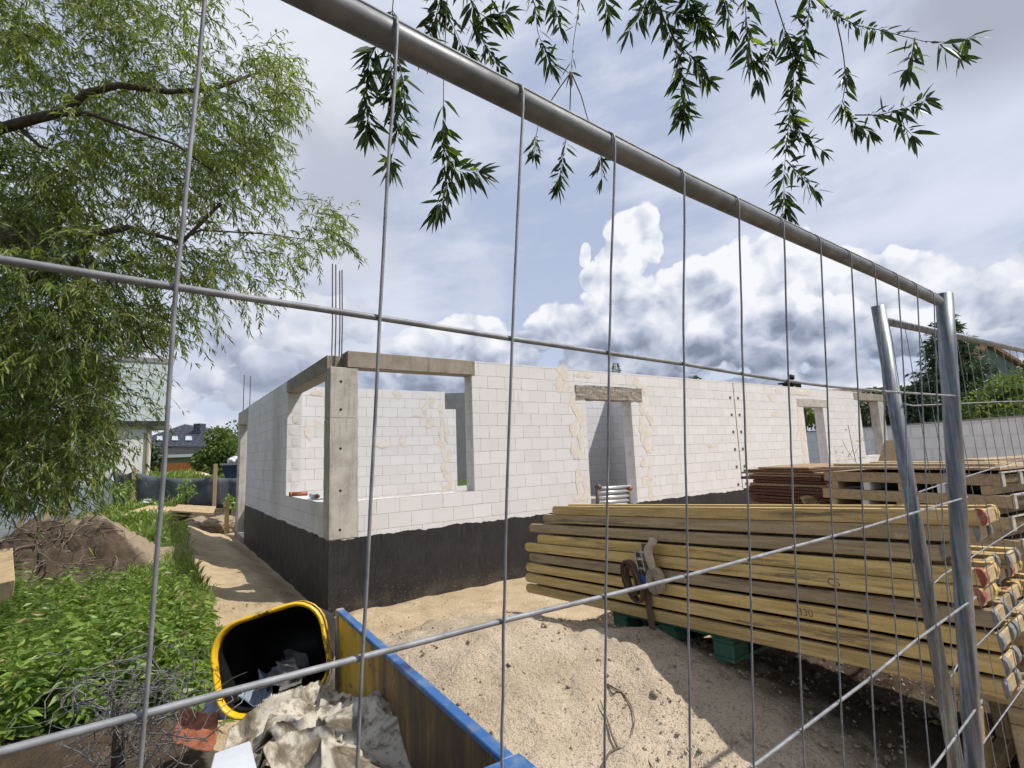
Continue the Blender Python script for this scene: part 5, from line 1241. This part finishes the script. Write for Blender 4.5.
fabric_run('fabric_fence', 'bluish grey fabric fence running away along the left under the willow', [(-60, 478, 8.5), (18, 486, 11), (62, 484, 14), (112, 472, 20.5)], [(-60, 590, 8.5), (18, 556, 11), (62, 530, 14), (112, 508, 20.5)], [(17, 500, 560, 10.9, .05), (45, 488, 540, 12.4, .06), (64, 484, 530, 13.8, .07)], .05, mat('pale_fabric', f_noisy((.16, .18, .20), (.27, .30, .33), 3, .3, .02), .75))
def left_house():
    D = 25.0
    def at(px, py, d=D): return at_d(px, py, d)
    o = at(168, 421); X = np.array([1.0, 0, 0]); Y = np.array([0, 1.0, 0])
    t = thing('neighbour_house', 'neighbour house with pale horizontal siding on its jutting upper floor, behind the willow', 'house', (o[0], o[1], .2))
    zb = o[2]; zt = float(at(168, 362)[2])
    m = MB(); m.box(o[0]-9, o[0], o[1], o[1]+8, zb, zt); m.build('upper_storey', mSiding, t)
    q = at(150, 450); m = MB(); m.box(o[0]-8.8, q[0], o[1]+.30, o[1]+7.5, .0, zb-.004); m.build('ground_storey', mWhiteRen, t)
    m = MB(); m.box(o[0]-9.1, o[0]+.06, o[1]-.05, o[1]+8.05, zt+.002, zt+.22); m.build('roof_edge', mGreyRen, t)
    m = MB(); m.box(o[0]-9.0, o[0]+.02, o[1]-.02, o[1]+.3, zb-.22, zb-.002); m.build('soffit', mDark, t)
    m = MB(); m.tube([(q[0]-.1, o[1]+.22, .1), (q[0]-.1, o[1]+.22, zb-.25)], .06, 8); m.build('downpipe', mPost, t)
left_house()
def far_house():
    D = 62.0
    def A(px, py, d=D): return at_d(px, py, d)
    b = A(190, 470); t = thing('dark_roofed_house', 'distant house with a wide dark slate roof, skylights and a balcony', 'house', (b[0], b[1], .2))
    rt = unit(np.array([ROT[0][0], ROT[1][0], 0.0])); fw = np.array([-rt[1], rt[0], 0]); up = np.array([0, 0, 1.0])
    L0 = A(146, 446.5); R0 = A(226, 446.5); ap_ = A(185, 424, D+4); ls = A(146, 438, D+4); rs = A(220, 436.5, D+4)
    ez = (L0[2]+R0[2])/2; Lp = np.array([L0[0], L0[1], ez]); Rp = np.array([R0[0], R0[1], ez]); Wd = np.dot(Rp-Lp, rt)
    sn = unit(np.cross(Rp-Lp, ap_-Lp)); sn = sn if np.dot(sn, EYE-Lp) > 0 else -sn
    LP0 = Lp.copy()
    def S(px, py, off=0.0): r = ray(px, py); return EYE+r*(np.dot(LP0-EYE, sn)/np.dot(r, sn))+sn*off
    pts = [S(146, 446.5), S(226, 446.5), S(221, 437), S(185, 424), S(146, 437.5)]
    m = MB(); m.prism(pts, fw*7-up*.3); m.build('roof', mDarkRoof, t)
    Lp = Lp+fw*.8
    m = MB(); m.frame(Lp+np.array([0, 0, -ez+.1]), rt*Wd, fw*8, (0, 0, ez-.12)); m.build('wall', mGreyRen, t)
    for x0_, x1_ in ((157, 163), (172, 178.5), (185.5, 192.5), (211, 217)):
        m = MB(); m.prism([S(x0_, 441, .05), S(x1_, 441, .05), S(x1_-.6, 436.8, .05), S(x0_+.6, 436.8, .05)], sn*.08); m.build('roof_window', mGlass, t)
    c = A(197, 423.5, D+2.2); m = MB(); m.frame(np.array([c[0], c[1], ez+.5])-rt*.42, rt*.84, fw*1.2, (0, 0, c[2]-ez-.5)); m.build('chimney', mDarkRoof, t)
    c = A(223, 429.5, D+6); m = MB(); m.frame(np.array([c[0], c[1], ez-.5])-rt*.65, rt*1.3, fw*1.2, (0, 0, c[2]-ez+.5)); m.build('chimney', mDark, t)
    p = A(186, 457, D-.6); m = MB(); m.frame(p-rt*3.5, rt*5.5, fw*1.5, (0, 0, .35)); m.build('balcony', mWhiteRen, t)
    for px, py, w, h in ((166, 462, 1.4, 1.7), (182, 462, 1.6, 1.7), (178, 451, .5, 1.1), (200, 451, .6, 1.1)):
        p = A(px, py, D+.75); m = MB(); m.frame(p-rt*w, rt*2*w, fw*.4, up*h); m.build('window', mDark, t)
    # orange board fence and pile before it
    a = at_d(148, 473, 40); e = at_d(202, 473, 40); m = MB(); h = float(at_d(175, 463, 40)[2]); m.frame((a[0], a[1], .2), (e[0]-a[0], e[1]-a[1], 0), fw*.08, (0, 0, h-.2)); tag(m.build('board_fence', mOrangeF, None), 'orange brown board fence in front of the distant dark roofed house', 'fence')
    p = at_d(199, 475.5, 29.0)
    m = MB(); r = random.Random(2)
    vs = []; bm = bmesh.new(); bmesh.ops.create_icosphere(bm, subdivisions=3, radius=.55)
    for v in bm.verts: v.co *= 1+.4*mnoise.noise(v.co*2); v.co = Vector((v.co.x*1.3, v.co.y*.9, v.co.z*.55))
    me = bpy.data.meshes.new('sand_pile'); bm.to_mesh(me); bm.free(); me.materials.append(mSand); o = bpy.data.objects.new('sand_pile', me); COL.objects.link(o); o.location = p-np.array([0, 0, .1]); tag(o, 'small yellow sand pile beyond the dark fabric fence', 'sand pile')
    # navy tipping skip full of pale sacks
    D2 = 26.0; p = at_d(232, 473, D2); t = thing('navy_skip', 'dark navy waste skip heaped with pale sacks beside the far corner of the house', 'skip', (p[0], p[1], .2))
    zt = float(at_d(232, 465, D2)[2]); l = at_d(221, 466, D2)
    m = MB(); W2 = 2.6
    a = np.array([l[0], l[1], zt]); low = [a+rt*.35-up*.95, a+rt*W2-up*.95, a+rt*W2+fw*1.6-up*.95, a+rt*.35+fw*1.6-up*.95]; hi = [a, a+rt*W2, a+rt*W2+fw*1.7, a+fw*1.7]
    m.loft([low, hi], True, False); q = m.build('tub', mHull, t)
    m = MB(); m.frame(a-rt*.03-fw*.05, rt*(W2+.1), fw*.10, up*.10); m.frame(a-rt*.05+fw*.06, rt*.10, fw*1.7, up*.10); m.build('rim', mGreyRen, t)
    for i, (dx, dy, s, mm) in enumerate([(.45, .5, .36, mWhiteP), (1.0, .6, .48, mWhiteP), (1.5, .7, .40, mWhiteRen), (.9, .25, .26, mPost)]):
        bm = bmesh.new(); bmesh.ops.create_icosphere(bm, subdivisions=3, radius=s)
        for v in bm.verts: v.co *= 1+.25*mnoise.noise(v.co*5+Vector((i, 0, 0))); v.co.z *= .75
        me = bpy.data.meshes.new('sack'); bm.to_mesh(me); bm.free(); me.materials.append(mm); o = bpy.data.objects.new('sack', me); COL.objects.link(o); o.location = a+rt*dx+fw*dy+up*.18
        tag(o, ['white sack at the left end of the navy skip', 'biggest white sack bulging from the navy skip', 'off white sack at the right in the navy skip', 'small tan bag between the white sacks in the navy skip'][i], 'sack', 'sacks in the navy skip')
far_house()

# ------------------------------------------------------------------ leafy bodies: bush, hedges, conifer, far trees
def clump(name, label, cat, c, rx, ry, rz, n, L, m, seed, stem=True, holes=.5, group=None, mats=None):
    r = np.random.default_rng(seed); P = []
    nb = 16; cent = [np.array([0, 0, 0.0])]+[unit(r.normal(size=3))*r.uniform(.35, .8) for _ in range(nb)]; rad_ = [.62]+[r.uniform(.26, .46) for _ in range(nb)]
    d = unit(r.normal(size=(n, 3))); k = r.integers(0, nb+1, n); rr_ = r.uniform(.55, 1.0, n)**.6
    P = np.array([cent[k[i]]+d[i]*rad_[k[i]]*rr_[i] for i in range(n)]); P = P*np.array([rx, ry, rz])+np.array(c)
    D = d+r.normal(size=(n, 3))*.6+np.array([0, 0, -.2]); D[:, 2] -= .1
    t = thing(name, label, cat, (c[0], c[1], c[2]-rz), group)
    S = r.uniform(.7, 1.3, n)*L; V, Fc = leaves(P, D, S, S*.55, .2); raw('crown', V, Fc, m, t)
    b = MB(); b.tube([(c[0], c[1], min(.0, c[2]-rz)), (c[0]+.05*rx, c[1], c[2]-.3*rz), (c[0], c[1], c[2]+.3*rz)], [.06*rx+.03, .045*rx+.02, .02], 7); b.build('trunk', mBark, t, True)
    return t
c = at_d(219, 453, 34); clump('bush', 'round bright green bush between the distant house and the far house corner', 'bush', c, 1.55, 1.5, 1.55, 3800, .26, lBush, 3)
c = at_d(236, 445, 38); clump('bush', 'lighter bush peeping out right beside the far house corner', 'bush', c, 1.1, 1.2, 1.6, 1500, .26, lBush, 5)
c = at_d(150, 462, 33); clump('bush', 'small dark bush in front of the white wall of the neighbour house', 'bush', c, .9, .9, 1.5, 900, .25, lDark, 6)
for i, (px, py, d, s, lab) in enumerate([(124, 492, 17, .28, 'low leafy weed at the left end of the dark fabric fence'), (186, 490, 18, .34, 'leafy sapling standing against the middle of the dark fabric fence'), (230, 503, 16, .18, 'tuft of leaves at the foot of the far house corner')]):
    c = at_d(px, py, d); clump('leafy_weed', lab, 'plant', c, s, s, s*1.3, 150, .13, lWeed, 30+i)
# boundary wall behind the house
def right_side():
    a = at_z(1040, 419.5, 2.45) if False else at_d(1060, 418, 13.5); b_ = at_d(790, 433, 26); zt = 2.42
    a = np.array([a[0], a[1], 0]); b_ = np.array([b_[0], b_[1], 0]); e = unit(b_-a); n = np.array([e[1], -e[0], 0]); L = np.linalg.norm(b_-a)
    t = thing('boundary_wall', 'long grey block boundary wall behind the house and the lumber', 'wall', a)
    m = MB(); m.frame(a-e*6, e*(L+14), n*.24, (0, 0, zt)); m.build('blockwork', mGreyWall, t)
    m = MB(); m.frame(a-e*6-n*.03+np.array([0, 0, zt+.002]), e*(L+14), n*.30, (0, 0, .05)); m.build('coping', mGreyRen, t)
    # loose pale lumber before the wall
    r = random.Random(6)
    for i in range(6):
        p = at_d(905+i*16, 470-i*1.2, 6.4-.15*i); d = unit(np.array([.95, -.30, 0])); q = MB(); o = p+np.array([0, 0, .0]); q.frame(o, d*r.uniform(1.2, 2.0), np.array([.1, .32, 0]), (0, 0, .05))
        tag(q.build('board', mPine, None, bevel=.003, origin=o), 'pale loose board, %s in the row lying before the grey boundary wall' % ['leftmost', 'second from the left', 'third from the left', 'third from the right', 'second from the right', 'rightmost'][i], 'board', 'loose boards before the boundary wall')
    q = [at_d(889, 466, 8.5), at_d(897, 440, 8.5), at_d(899, 440, 8.5), at_d(900, 466, 8.5)]; m = MB(); m.prism(q, (.2, .25, 0)); tag(m.build('wood_wedge', mPine, None, origin=q[0]), 'upright wedge shaped timber leaning beside the far window', 'timber')
    # brown roofed house beyond
    D = 34; p = at_d(893, 384, D); l = at_d(866, 392, D); z1 = float(p[2]); zb = float(at_d(880, 402, D)[2]); t = thing('brown_roofed_house', 'house with brown tiled roof beyond the far end of the white walls', 'house', (p[0], p[1], 0))
    rt = unit(np.array([ROT[0][0], ROT[1][0], 0.0])); fw = np.array([-rt[1], rt[0], 0]); up = np.array([0, 0, 1.0])
    o = np.array([l[0], l[1], 0]); m = MB(); A_ = [o+up*1.9-fw*.5, o+rt*9+up*1.9-fw*.5, o+rt*9+fw*4.5+up*(z1+.25), o+fw*4.5+up*(z1+.25)]; m.loft([A_, [q_-up*.18 for q_ in A_]]); m.build('roof', mBrownRoof, t)
    m = MB(); m.frame(o+rt*.3, rt*8.4, fw*8, up*1.85); m.build('wall', mWhiteRen, t)
    for px in (873, 899): 
        w = at_d(px, 432, D-.7); m = MB(); m.frame(np.array([w[0], w[1], 1.0]), rt*1.0, fw*1.2, up*.8); m.build('window', mDark, t)
    # orange roofed house with a green grey gable
    D = 46; o = at_d(972, 420, D); pk = at_d(992, 343, D); t = thing('orange_roofed_house', 'house with orange tiled roof and greenish gable at the right edge', 'house', (o[0], o[1], 0))
    o = np.array([o[0], o[1], 0]); W_ = 3.9; hz = float(at_d(958, 392, D)[2]); pz = float(pk[2]); 
    m = MB(); m.prism([o, o+rt*W_*2, o+rt*W_*2+up*hz, o+rt*W_*.55+up*pz, o+up*hz*.98], fw*2.5); m.build('gable_wall', mGable, t)
    ap = o+rt*W_*.55+up*(pz+.05)-fw*.4; ev = o+rt*(W_*2.2)+up*(hz-.3)-fw*.4; el_ = o-rt*.5+up*(hz-.3)-fw*.4
    m = MB(); m.prism([ap, ev, ev+up*.25, ap+up*.35], fw*3); m.prism([ap+up*.002, el_, el_+up*.25, ap+up*.34], fw*3); m.build('roof', mOrangeRoof, t)
    # conifer
    r = np.random.default_rng(9); D = 22; top = at_d(968, 308, D); base = at_d(963, 440, D); t = thing('conifer', 'dark layered conifer rising behind the grey boundary wall', 'tree', (base[0], base[1], 0))
    H_ = float(top[2]); b = MB(); bx, by = float(base[0]), float(base[1]); b.tube([(bx, by, 0), (bx, by, H_*.6), (bx*.1+float(top[0])*.9, by*.1+float(top[1])*.9, H_*.84)], [.2, .12, .02], 7); b.build('trunk', mBark, t, True)
    P = []; Dd = []; bb = MB()
    for k in range(300):
        f = r.uniform(.04, .98)**.85; z = H_*f; w = 3.3*(1-f)**1.0*r.uniform(.55, 1.18)+.12; a = r.uniform(0, 2*math.pi); dv = np.array([math.cos(a), math.sin(a), r.uniform(.02, .22)])
        tip = np.array([bx, by, z])+dv*w; bb.tube([(bx, by, z), tip], [.03, .006], 4, False)
        for s in range(int(34*w)+12):
            q = np.array([bx, by, z])+dv*w*r.uniform(.12, 1.0)+r.normal(size=3)*np.array([.13, .13, .05])-np.array([0, 0, r.uniform(0, .10)]); P.append(q); Dd.append(dv*.8+r.normal(size=3)*.55+np.array([0, 0, -.25]))
    V, Fc = leaves(np.array(P), np.array(Dd), r.uniform(.16, .36, len(P)), .085, .15); raw('crown', V, Fc, lConif, t); bb.build('boughs', mBark, t)
    c = at_d(1000, 408, 17); clump('shrub', 'bright green leafy shrub above the grey wall at the right edge', 'shrub', c, 1.25, 1.2, 1.0, 2600, .17, lBush, 12)
    c = at_d(1035, 398, 18); clump('shrub', 'taller green shrub cut by the right edge of the view', 'shrub', c, 1.2, 1.2, 1.3, 1800, .18, lBush, 13)
    c = at_d(905, 415, 24); clump('dark_tree', 'dark rounded tree beside the left side of the conifer', 'tree', c, 1.4, 1.3, 1.7, 2000, .22, lDark, 14)
    c = at_d(820, 420, 30); clump('dark_tree', 'green tree seen through the far doorway of the white wall', 'tree', c, 2.4, 2, 1.5, 2200, .26, lBush, 15)
    c = at_d(872, 415, 27); clump('dark_tree', 'dark tree seen through the far window opening', 'tree', c, 1.8, 2, 1.6, 1800, .25, lDark, 16)
    # treetops over the long wall
    for i, (px, py, d, rx, rz, lab) in enumerate([(696, 378, 60, .75, 1.6, 'small pointed dark treetop showing above the middle of the white wall'), (848, 389, 45, 1.5, .9, 'dark treetop above the far end of the white wall, left one'), (866, 391, 45, 1.1, .7, 'dark treetop above the far end of the white wall, right one')]):
        c = at_d(px, py+8, d); clump('treetop', lab, 'tree', c, rx, rx, rz, 900, .30, lDark, 40+i)
    c = at_d(616, 372, 50); t = thing('young_spruce', 'tip of a thin young spruce showing above the door lintel', 'tree', (c[0], c[1], 0)); P = []; Dd = []
    b = MB(); b.tube([(c[0], c[1], 0), (c[0], c[1], float(at_d(616, 363, 50)[2]))], [.12, .02], 6); b.build('trunk', mBark, t)
    for k in range(500):
        f = r.uniform(0, 1); z = float(at_d(616, 363, 50)[2])-f*2.0; a = r.uniform(0, 6.28); w = .12+.6*f*r.uniform(0, 1); P.append((c[0]+w*math.cos(a), c[1]+w*math.sin(a), z-.1*w)); Dd.append((math.cos(a), math.sin(a), .1))
    V, Fc = leaves(np.array(P), np.array(Dd), .28, .06); raw('crown', V, Fc, lConif, t)
    # chimney of a house hidden by the wall
    p = at_d(792, 386, 45); t = thing('chimney_stack', 'small dark chimney with ball cowl peeping over the white wall', 'chimney', (p[0], p[1], 0)); m = MB(); m.box(p[0]-.6, p[0]+.6, p[1]-.5, p[1]+.5, 0, float(at_d(792, 384, 45)[2])); m.build('stack', mDark, t)
    zc = float(at_d(792, 384, 45)[2]); m = MB(); m.box(p[0]-1.0, p[0]+1.0, p[1]-.7, p[1]+.7, zc, zc+.12); m.build('cap', mDark, t); m = MB(); m.tube([(p[0], p[1], zc+.12), (p[0], p[1], zc+.3), (p[0], p[1], zc+.45), (p[0], p[1], zc+.75), (p[0], p[1], zc+.85)], [.12, .12, .28, .28, .06], 10); m.build('cowl', mDark, t, True)
    # grey modern house seen through the near window
    D = 40; a = at_d(446, 392, D); e = at_d(470, 392, D); zt = float(at_d(455, 393, D)[2]); t = thing('grey_house', 'grey modern flat roofed house glimpsed through the near window opening', 'house', (a[0], a[1], 0))
    m = MB(); m.frame((a[0]-rt[0]*1, a[1]-rt[1]*1, 0), rt*5, fw*6, up*zt); m.build('wall', mGreyRen, t)
    for py, h in ((418, 1.5), (446, 1.6)):
        w = at_d(456, py, D-.2); m = MB(); m.frame(w-rt*.3, rt*2.0, fw*.3, up*h); m.build('window', mDark, t)
right_side()

# ------------------------------------------------------------------ render
SC.render.engine = 'CYCLES'
cy_ = SC.cycles
cy_.max_bounces = 4; cy_.diffuse_bounces = 2; cy_.glossy_bounces = 2; cy_.transmission_bounces = 3; cy_.transparent_max_bounces = 4
cy_.caustics_reflective = False; cy_.caustics_refractive = False
cy_.use_adaptive_sampling = True; cy_.adaptive_threshold = .03; cy_.adaptive_min_samples = 10; cy_.use_denoising = True
